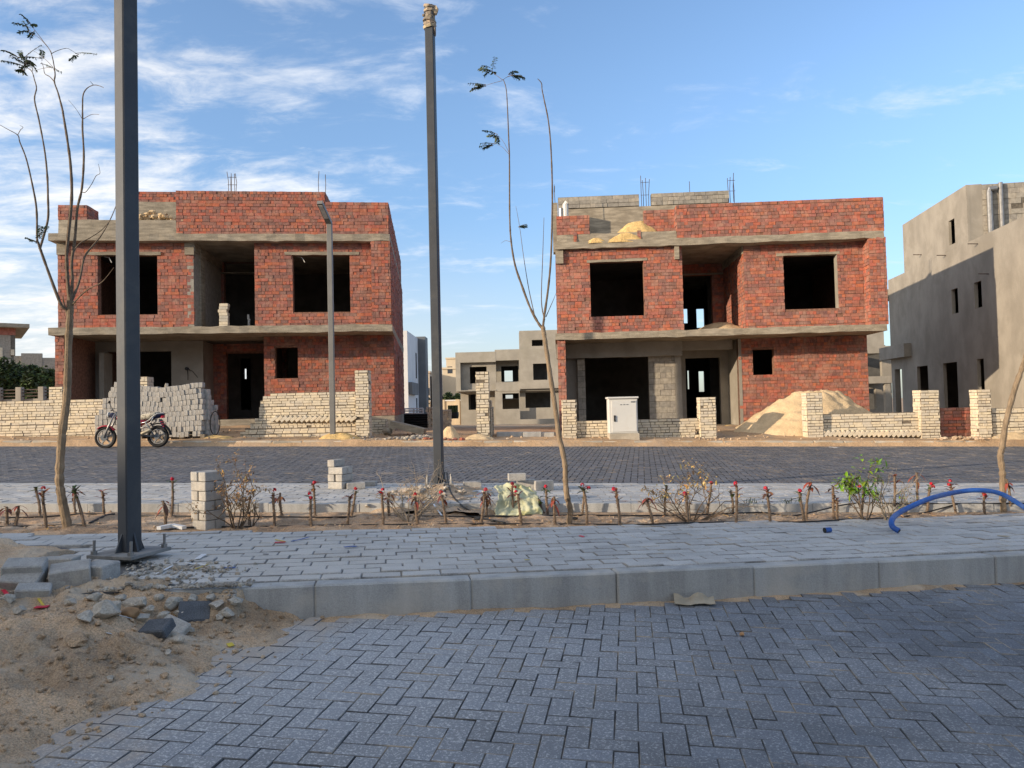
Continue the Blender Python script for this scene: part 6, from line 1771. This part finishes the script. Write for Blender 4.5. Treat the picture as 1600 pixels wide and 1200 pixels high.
def sapling_mid():
    b = gp(889, 819); Y = b.y
    root = empty('sapling', b, 'thin leaning sapling with two whip-like stems left of the cabinet', 'tree', 'staked bare saplings')
    mb = MB(); limb(mb, [(889,824), (890.5,805), (891,795), (886,775), (883.5,750), (883,728), (878,700), (873,680), (868,640), (861,595), (855,555), (850,522), (848,510)], Y, Y, .030, .021, 10)
    mb.build('trunk', BARK, root)
    mb = MB()
    def L(pts, d, r0, r1): limb(mb, pts, Y, Y+d, r0*.82, r1*.7, 6)
    L([(849,515), (840,503), (828,480), (815,445), (805,415), (799,380), (796.5,340), (796,250), (795,220), (793,170), (791,140), (787,126), (784,124)], .2, .017, .004)
    L([(848,514), (851,490), (856,455), (860,415), (862,370), (863,300), (861,235), (857,190), (850,155), (847,140), (846,130), (840,123)], -.15, .015, .005)
    L([(851,500), (846,470), (848,400), (850,340)], .1, .008, .003); L([(853,495), (864,470), (870,455)], .1, .006, .002)
    L([(835,492), (826,450), (818,400), (812,355), (806,322)], .3, .006, .002)
    L([(784,124), (775,117), (768,110)], .2, .003, .002); L([(785,126), (770,130), (757,134)], .2, .003, .002); L([(786,125), (791,121), (797,119)], .2, .003, .002)
    L([(796,240), (787,222), (778,212)], .2, .003, .0015); L([(796,242), (785,230), (776,226)], .2, .003, .0015)
    L([(866,300), (866,288)], -.15, .004, .002); L([(798,378), (790,376), (783,380)], .2, .003, .0015)
    mb.build('branches', TWIG, root)
    lf, tw = MB(), MB()
    for (px, py, vx, n_) in ((757,133,-1.0,6), (768,110,-.5,6), (797,119,.5,5), (777,212,-.4,4), (774,226,-1,4), (812,355,.6,2)):
        for k in range(n_):
            p = at(px+rr.gauss(0,2), py+rr.gauss(0,2), Y+.2)
            pinnate(lf, tw, p, (vx+rr.gauss(0,.35), rr.uniform(-.6,.6), rr.uniform(-.1,.35)), rr.uniform(.09,.17), 10, rr, .6, .036)
    for v_, f_ in ((tw.v, tw.f),): lf.add(v_, f_, 1)
    lf.build('leaves', [LEAFD, TWIG], root)
sapling_mid()
def sapling_right():
    b = gp(1568, 800); Y = b.y
    root = empty('sapling', b, 'thicker bare trunk leaning out at the right edge, inside the blue pipe arch', 'tree', 'staked bare saplings')
    mb = MB(); limb(mb, [(1568,806), (1567,785), (1567,760), (1566,735), (1563,712), (1566,698), (1571,665), (1578,635), (1588,600), (1599,570), (1612,530), (1630,490), (1640,440)], Y, Y+.1, .034, .024, 10)
    mb.build('trunk', BARK, root)
    mb = MB(); limb(mb, [(1640,440), (1648,380), (1652,300), (1650,200)], Y+.1, Y+.3, .022, .006, 7); limb(mb, [(1630,490), (1650,440), (1680,380)], Y+.1, Y-.2, .014, .005, 6); mb.build('branches', TWIG, root)
sapling_right()
# ------------------------------------------------------------------ thorny flower row
def leafblade(mb, c, d, L_, w_, rr, curl=.5):
    d = d.normalized(); s_ = d.cross(Vector((0,0,1))); s_ = s_.normalized() if s_.length > .05 else Vector((1,0,0)); up = s_.cross(d)
    pts = []
    for t, ww in ((0,.25), (.35,.9), (.7,1.0), (1,.0)):
        p = c+d*L_*t - Vector((0,0,curl*L_*t*t)); pts.append((p, ww*w_))
    vs = []
    for p, ww in pts: vs += [p-s_*ww+up*ww*.3, p, p+s_*ww+up*ww*.3]
    fs = []
    for i in range(3): fs += [(i*3,i*3+1,i*3+4,i*3+3), (i*3+1,i*3+2,i*3+5,i*3+4)]
    mb.add(vs, fs)
def thorny(pxb, pyb, h, dxp, label, flower=1, leaves=6, stems=1, wilt=False, seed=0):
    rs = random.Random(seed); b = gp(pxb, pyb)
    sc = b.y/FPX; root = empty('thorny_plant', b, label, 'plant', 'thorny red-flowered plants in the bed')
    st, lf, fl = MB(), MB(), MB()
    for q in range(stems):
        off = Vector((0,0,0)) if q == 0 else Vector((rs.uniform(-.05,.05), rs.uniform(-.03,.05), 0)); hh = h*sc*(1 if q == 0 else rs.uniform(.55,.85)); lean = dxp*sc + (0 if q == 0 else rs.uniform(-.05,.05))
        P = []
        for i in range(9):
            t = i/8; P.append(b+off+Vector((lean*t**1.4+.005*math.sin(t*5+seed), .006*math.sin(t*4+seed*2), hh*t-.03*(1-t))))
        st.tube(P, [.0138*rs.uniform(.85,1.15)*(1-.15*i/8) for i in range(9)], 7)
        for k in range(46):
            t = rs.uniform(.05,1); i = min(7, int(t*8)); c = P[i].lerp(P[i+1], t*8-i); a = rs.uniform(0,6.28); d = Vector((math.cos(a), math.sin(a), .25))
            st.add([c+d*.008+Vector((0,0,.004)), c+d*.008-Vector((0,0,.004)), c+d*.026], [(0,1,2)])
        tip = P[-1]; nl = leaves if q == 0 else max(2, leaves-2)
        for k in range(nl):
            a = rs.uniform(0,6.28) if nl < 4 else 2*math.pi*k/nl+rs.uniform(-.4,.4)
            up_ = rs.uniform(-.1,1.1) if not wilt else rs.uniform(-.5,.3)
            tq = 1-.34*rs.random()**1.6; iq = min(7, int(tq*8)); leafblade(lf, P[iq].lerp(P[iq+1], tq*8-iq), Vector((math.cos(a), math.sin(a), up_)), rs.uniform(.045,.115), rs.uniform(.010,.020), rs, rs.uniform(.05,.45)+(.45 if wilt else 0))
        nf = flower if q == 0 else (1 if flower > 1 else 0)
        for f_ in range(nf):
            c = tip+Vector((rs.gauss(0,.012), rs.gauss(0,.012), .016+.012*rs.random()))
            if f_: c += Vector((rs.uniform(-.03,.03), -.01, -.035))
            for k in range(14):
                a = rs.uniform(0,6.28); e = rs.uniform(-.5,1.2); d = Vector((math.cos(a)*math.cos(e), math.sin(a)*math.cos(e), math.sin(e)))
                s_ = d.orthogonal().normalized()*.012; u_ = d.cross(s_.normalized())*.012; m_ = c+d*.017
                fl.add([m_-s_, m_-u_, m_+s_, m_+u_], [(0,1,2,3)])
    st.build('stem', STEM, root)
    if lf.v: lf.build('leaves', LEAFR if (wilt or seed % 3) else LEAFD, root)
    if fl.v: fl.build('flower', FLOW, root)
PL = [ # x, y base, height px, lean px, flower, leaves, stems, wilted, label
 (12,820,28,-2,0,2,1,1,'stubby leafless thorny stem at the left picture edge'),
 (25,821,30,4,0,3,1,1,'short dark thorny stem, second from the left picture edge'),
 (62,805,42,-5,0,5,1,0,'slim thorny plant just left of the left sapling, behind the flowering one'),
 (71,825,58,-3,1,7,1,0,'thorny plant with one red flower just left of the left sapling trunk'),
 (118,804,38,-2,0,3,1,1,'thin thorny plant directly right of the left sapling trunk, in the rear row'),
 (133,823,60,-19,0,9,1,0,'leaning thorny plant with a big reddish rosette right of the left sapling'),
 (163,804,36,-3,0,6,1,0,'thorny plant with spread narrow leaves halfway between the left sapling and the near pole'),
 (260,821,38,-5,0,5,1,1,'short brown-tipped thorny plant right of the near pole, in front of a flowering one'),
 (268,806,54,3,1,4,1,0,'tall thorny plant with a vivid red flower between the near pole and the knee-high stack'),
 (428,822,52,1,1,3,1,0,'straight thorny plant with small dark red bloom, first right of the knee-high stack'),
 (440,806,36,-2,0,6,1,1,'wilted drooping thorny plant behind the first one right of the knee-high stack'),
 (487,822,46,-2,2,3,1,0,'short thorny plant with two red blooms below the stepped stack, front of a pair'),
 (493,806,48,-3,1,8,1,0,'taller long-leaved thorny plant, back of the flowering pair left of the stepped stack'),
 (544,820,44,3,0,4,1,0,'thorny plant with a faint pink tip crossing its flowering neighbour below the stepped stack'),
 (549,806,38,8,1,3,1,0,'leaning thorny plant with a bright red bloom below the stepped stack'),
 (598,820,50,1,2,5,1,0,'thorny plant with red bloom just left of the bare grey bush, front row'),
 (607,806,36,2,0,6,1,1,'faded thorny plant just left of the bare grey bush, rear row'),
 (653,819,42,-4,1,3,1,1,'thorny plant with a dull red tip in front of the bare grey bush'),
 (698,818,44,-8,1,2,1,1,'thick thorny stem leaning left just right of the middle pole foot'),
 (753,817,48,5,1,5,1,0,'thorny plant with red bloom left of the sack'),
 (760,806,34,1,0,7,1,1,'leafy rear thorny plant at the left corner of the sack'),
 (801,804,44,1,2,3,1,0,'thorny plant with red blooms standing against the middle of the sack, rear row'),
 (814,820,48,-3,1,4,1,0,'thorny plant with a red tip in front of the sack, front row'),
 (856,805,40,-2,1,7,2,0,'twin-stemmed thorny plant with spread leaves just right of the sack'),
 (868,820,44,-2,0,4,1,1,'brown wilted thorny plant left of the leaning middle sapling'),
 (911,804,40,2,0,2,1,0,'plain rear stem behind the double-flowered plant right of the middle sapling'),
 (918,820,58,-5,2,7,1,0,'double-flowered thorny plant directly right of the leaning middle sapling'),
 (968,820,52,-3,1,8,1,0,'thorny plant with crown of reddish leaves below the left edge of the cabinet'),
 (1020,820,42,-8,0,4,1,1,'left-leaning wilted thorny plant below the right edge of the cabinet'),
 (1038,806,46,5,0,6,1,0,'dark-leaved rear thorny plant under the left side of the dry yellow-leaved bush'),
 (1076,818,44,-3,1,7,1,0,'thorny plant with pink-red bloom under the middle of the dry yellow-leaved bush'),
 (1106,806,48,6,1,4,1,0,'rear thorny stem with small red tip in the right branches of the dry bush'),
 (1146,803,36,-3,0,3,1,0,'thin rear stem leaning left beside the tall red-flowered one, right of the dry bush'),
 (1150,816,56,4,1,6,1,0,'tall thorny plant with a large red flower right of the dry yellow-leaved bush'),
 (1203,815,48,-2,1,7,1,0,'upright thorny plant with red bud, midway between dry bush and green shrub'),
 (1256,813,42,-5,1,5,1,0,'short thorny plant with red bud, front of a crossing pair left of the green shrub'),
 (1259,812,58,10,0,5,1,1,'tall drooping thorny plant leaning right, back of the crossing pair left of the green shrub'),
 (1304,811,50,-2,0,9,2,0,'twin-stemmed thorny plant with a brown rosette just left of the green shrub'),
 (1346,808,50,5,2,3,1,0,'thick thorny stem with a red bloom inside the green shrub'),
 (1398,797,42,3,0,8,1,0,'thorny plant with dark red rosette right of the green shrub'),
 (1434,799,48,1,0,7,1,1,'thorny plant with drooping leaf tips above the bend of the blue pipe'),
 (1448,801,42,8,2,6,1,0,'leaning thorny plant with pink-red blooms behind the rising blue pipe'),
 (1493,802,46,-6,2,7,1,0,'thorny plant with red bloom crossing the top of the blue pipe arch'),
 (1540,803,32,-3,2,6,1,0,'short thorny plant with red bloom under the blue pipe arch, left of the right trunk'),
 (1580,795,38,-6,0,5,1,1,'wilted thorny plant right of the leaning right trunk'),
]
for k, (x, y, h, l, f_, nl, ns, wi, lab) in enumerate(PL): thorny(x, y, h, l, lab, f_, nl+2, ns, bool(wi), 400+k)
# ------------------------------------------------------------------ bushes
def bush(px, py, wpx, hpx, label, seed, lm, nleaf, lsize, nst=6, dens=1.0, lean=0, leafy_top=False, twm=TWIG):
    rs = random.Random(seed); b = gp(px, py); sc = b.y/FPX; W_, H_h = wpx*sc, hpx*sc
    root = empty('dry_bush' if lm is not LEAFG else 'green_shrub', b, label, 'shrub'); tw, lf = MB(), MB(); tips = []; runs = []
    def grow(p, d, L_, r_, lev):
        P = [p]; n = 5
        for i in range(n):
            d = (d+Vector((rs.gauss(0,.22), rs.gauss(0,.22), rs.gauss(.02,.14)))).normalized(); P.append(P[-1]+d*L_/n)
        runs.append((P, [r_*(1-.55*i/n) for i in range(n+1)], 5 if lev < 2 else 4))
        if lev >= 1: tips.extend(P[2:])
        if lev < 3:
            for k in range(rs.choice((2,3,3))):
                i = rs.randint(2, n); a = Vector((rs.gauss(0,1), rs.gauss(0,1), rs.gauss(.25,.6))).normalized()
                grow(P[i], (d*.55+a*.8).normalized(), L_*rs.uniform(.45,.7), r_*.55, lev+1)
    for k in range(nst):
        a = rs.uniform(0,6.28); o_ = Vector((math.cos(a)*.03, math.sin(a)*.03, -.02))
        d = Vector((math.cos(a)*.75*W_/H_h+lean, math.sin(a)*.5, 1.0)).normalized(); grow(b+o_, d, H_h*rs.uniform(.55,.8), .0075, 0)
    xs_ = sorted(p.x-b.x for P, _, _ in runs for p in P); zs_ = sorted(p.z-b.z for P, _, _ in runs for p in P); m1_ = len(xs_)//60
    fx = W_/max(.05, xs_[-1-m1_]-xs_[m1_]); fz = H_h/max(.05, zs_[-1-m1_]); ox = (xs_[-1-m1_]+xs_[m1_])/2*.6
    def fit(p): return b+Vector(((p.x-b.x-ox*clamp((p.z-b.z)/(.5*H_h), 0, 1))*fx, (p.y-b.y)*.8, max(p.z-b.z, -.02)*fz))
    for P, r__, sg_ in runs: tw.tube([fit(p) for p in P], r__, sg_)
    tips = [fit(p) for p in tips]
    for k in range(nleaf):
        c = rs.choice(tips)
        if leafy_top and c.z < b.z+H_h*.42: continue
        c = c+Vector((rs.gauss(0,.012), rs.gauss(0,.012), rs.gauss(0,.012)))
        leafblade(lf, c, Vector((rs.gauss(0,1), rs.gauss(0,1), rs.gauss(0,.6))), lsize*rs.uniform(.6,1.3), lsize*rs.uniform(.2,.32), rs, rs.uniform(0,.7))
    tw.build('twigs', twm, root)
    if lf.v: lf.build('leaves', lm, root)
DRYY = mat('dry_yellow_leaf', (.52,.36,.16), .3, 12, .8, island=.4, hue=.025)
GTWIG = mat('pale_grey_twig', (.30,.25,.19), .3, 25, .9)
bush(370, 826, 95, 112, 'dry bush with curled brown leaves right behind the knee-high stack', 61, LEAFB, 620, .028, 9)
bush(390, 824, 40, 50, 'small brown dry bush low at the right of the knee-high stack', 62, LEAFB, 90, .024, 4)
bush(640, 815, 110, 88, 'bare grey twiggy bush left of the middle pole', 63, LEAFB, 40, .018, 13, twm=GTWIG)
bush(1080, 815, 165, 90, 'dry bush with pale yellow leaves on arching twigs, right of the cabinet', 64, DRYY, 520, .036, 12, leafy_top=True)
bush(1352, 812, 66, 92, 'fresh green leafy shrub in the flower row, left of the blue pipe', 65, LEAFG, 380, .052, 7, leafy_top=True)
bush(1388, 812, 66, 72, 'sparse grey-green twiggy shrub between the green shrub and the blue pipe', 66, LEAFD, 90, .020, 8, twm=GTWIG)
bush(1415, 802, 26, 34, 'little yellowing shrub at the bend of the blue pipe', 67, LEAFG, 46, .026, 3)
for k, (px, py, lab) in enumerate(((1232, 800, 'small dark weed against the far kerb, left of the green shrub'), (1172, 799, 'tiny grass tuft by the kerb, right of the dry yellow bush'), (1010, 799, 'low dry weed at the kerb, left of the dry yellow bush'), (1052, 799, 'low brown weed at the kerb under the dry yellow bush'))):
    rs = random.Random(80+k); b = gp(px, py); mb = MB()
    for q in range(26): leafblade(mb, b+Vector((rs.gauss(0,.05), rs.gauss(0,.02), 0)), Vector((rs.gauss(0,.6), rs.gauss(0,.4), 1)), rs.uniform(.04,.10), .004, rs, .3)
    o = mb.build('weed', LEAFD if k < 2 else LEAFB, loc=b); tag(o, lab, 'weed', 'weeds along the inner kerb')
# dry leaf litter and twigs on the soil
mb = MB(); rs = random.Random(5)
for k in range(520):
    x = rs.uniform(-5.5, 6.5); y = rs.uniform(y_bed(x)+.02, Y_BED2-.08)
    c = Vector((x, y, soil_z(x, y)+.006))
    if rs.random() < .75: leafblade(mb, c, Vector((rs.gauss(0,1), rs.gauss(0,1), rs.uniform(-.05,.35))), rs.uniform(.02,.05), rs.uniform(.005,.010), rs, .2)
    else:
        a = rs.uniform(0, 6.28); l = rs.uniform(.05,.16); mb.tube([c, c+Vector((math.cos(a)*l, math.sin(a)*l, rs.uniform(0,.03)))], .003, 4)
o = mb.build('leaf_litter', LEAFB); tag(o, kind='stuff')
# ------------------------------------------------------------------ row of villas added behind the photographer, unseen, to shade the near pavement
def row_behind():
    Y = -15.0; root = empty('shade_villa_row', (-30, Y, 0), 'added row of plain villas behind the viewpoint, unseen, to shade the near pavement', 'house')
    mb = MB(); core(mb, (0,0,0), (1,0,0), (0,1,0), -60, 12, -.5, 10.15, [(-58+6*k, -56+6*k, 1, 3) for k in range(11)], .3)
    for v in range(len(mb.v)): x, y, z = mb.v[v]; mb.v[v] = (x, y+Y, z)
    mb.build('wall', PLAS, root)
    mb = MB(); mb.box((-60, Y-10, 6.4), (12, Y-.31, 6.6)); mb.build('roof_slab', CONC, root)
row_behind()
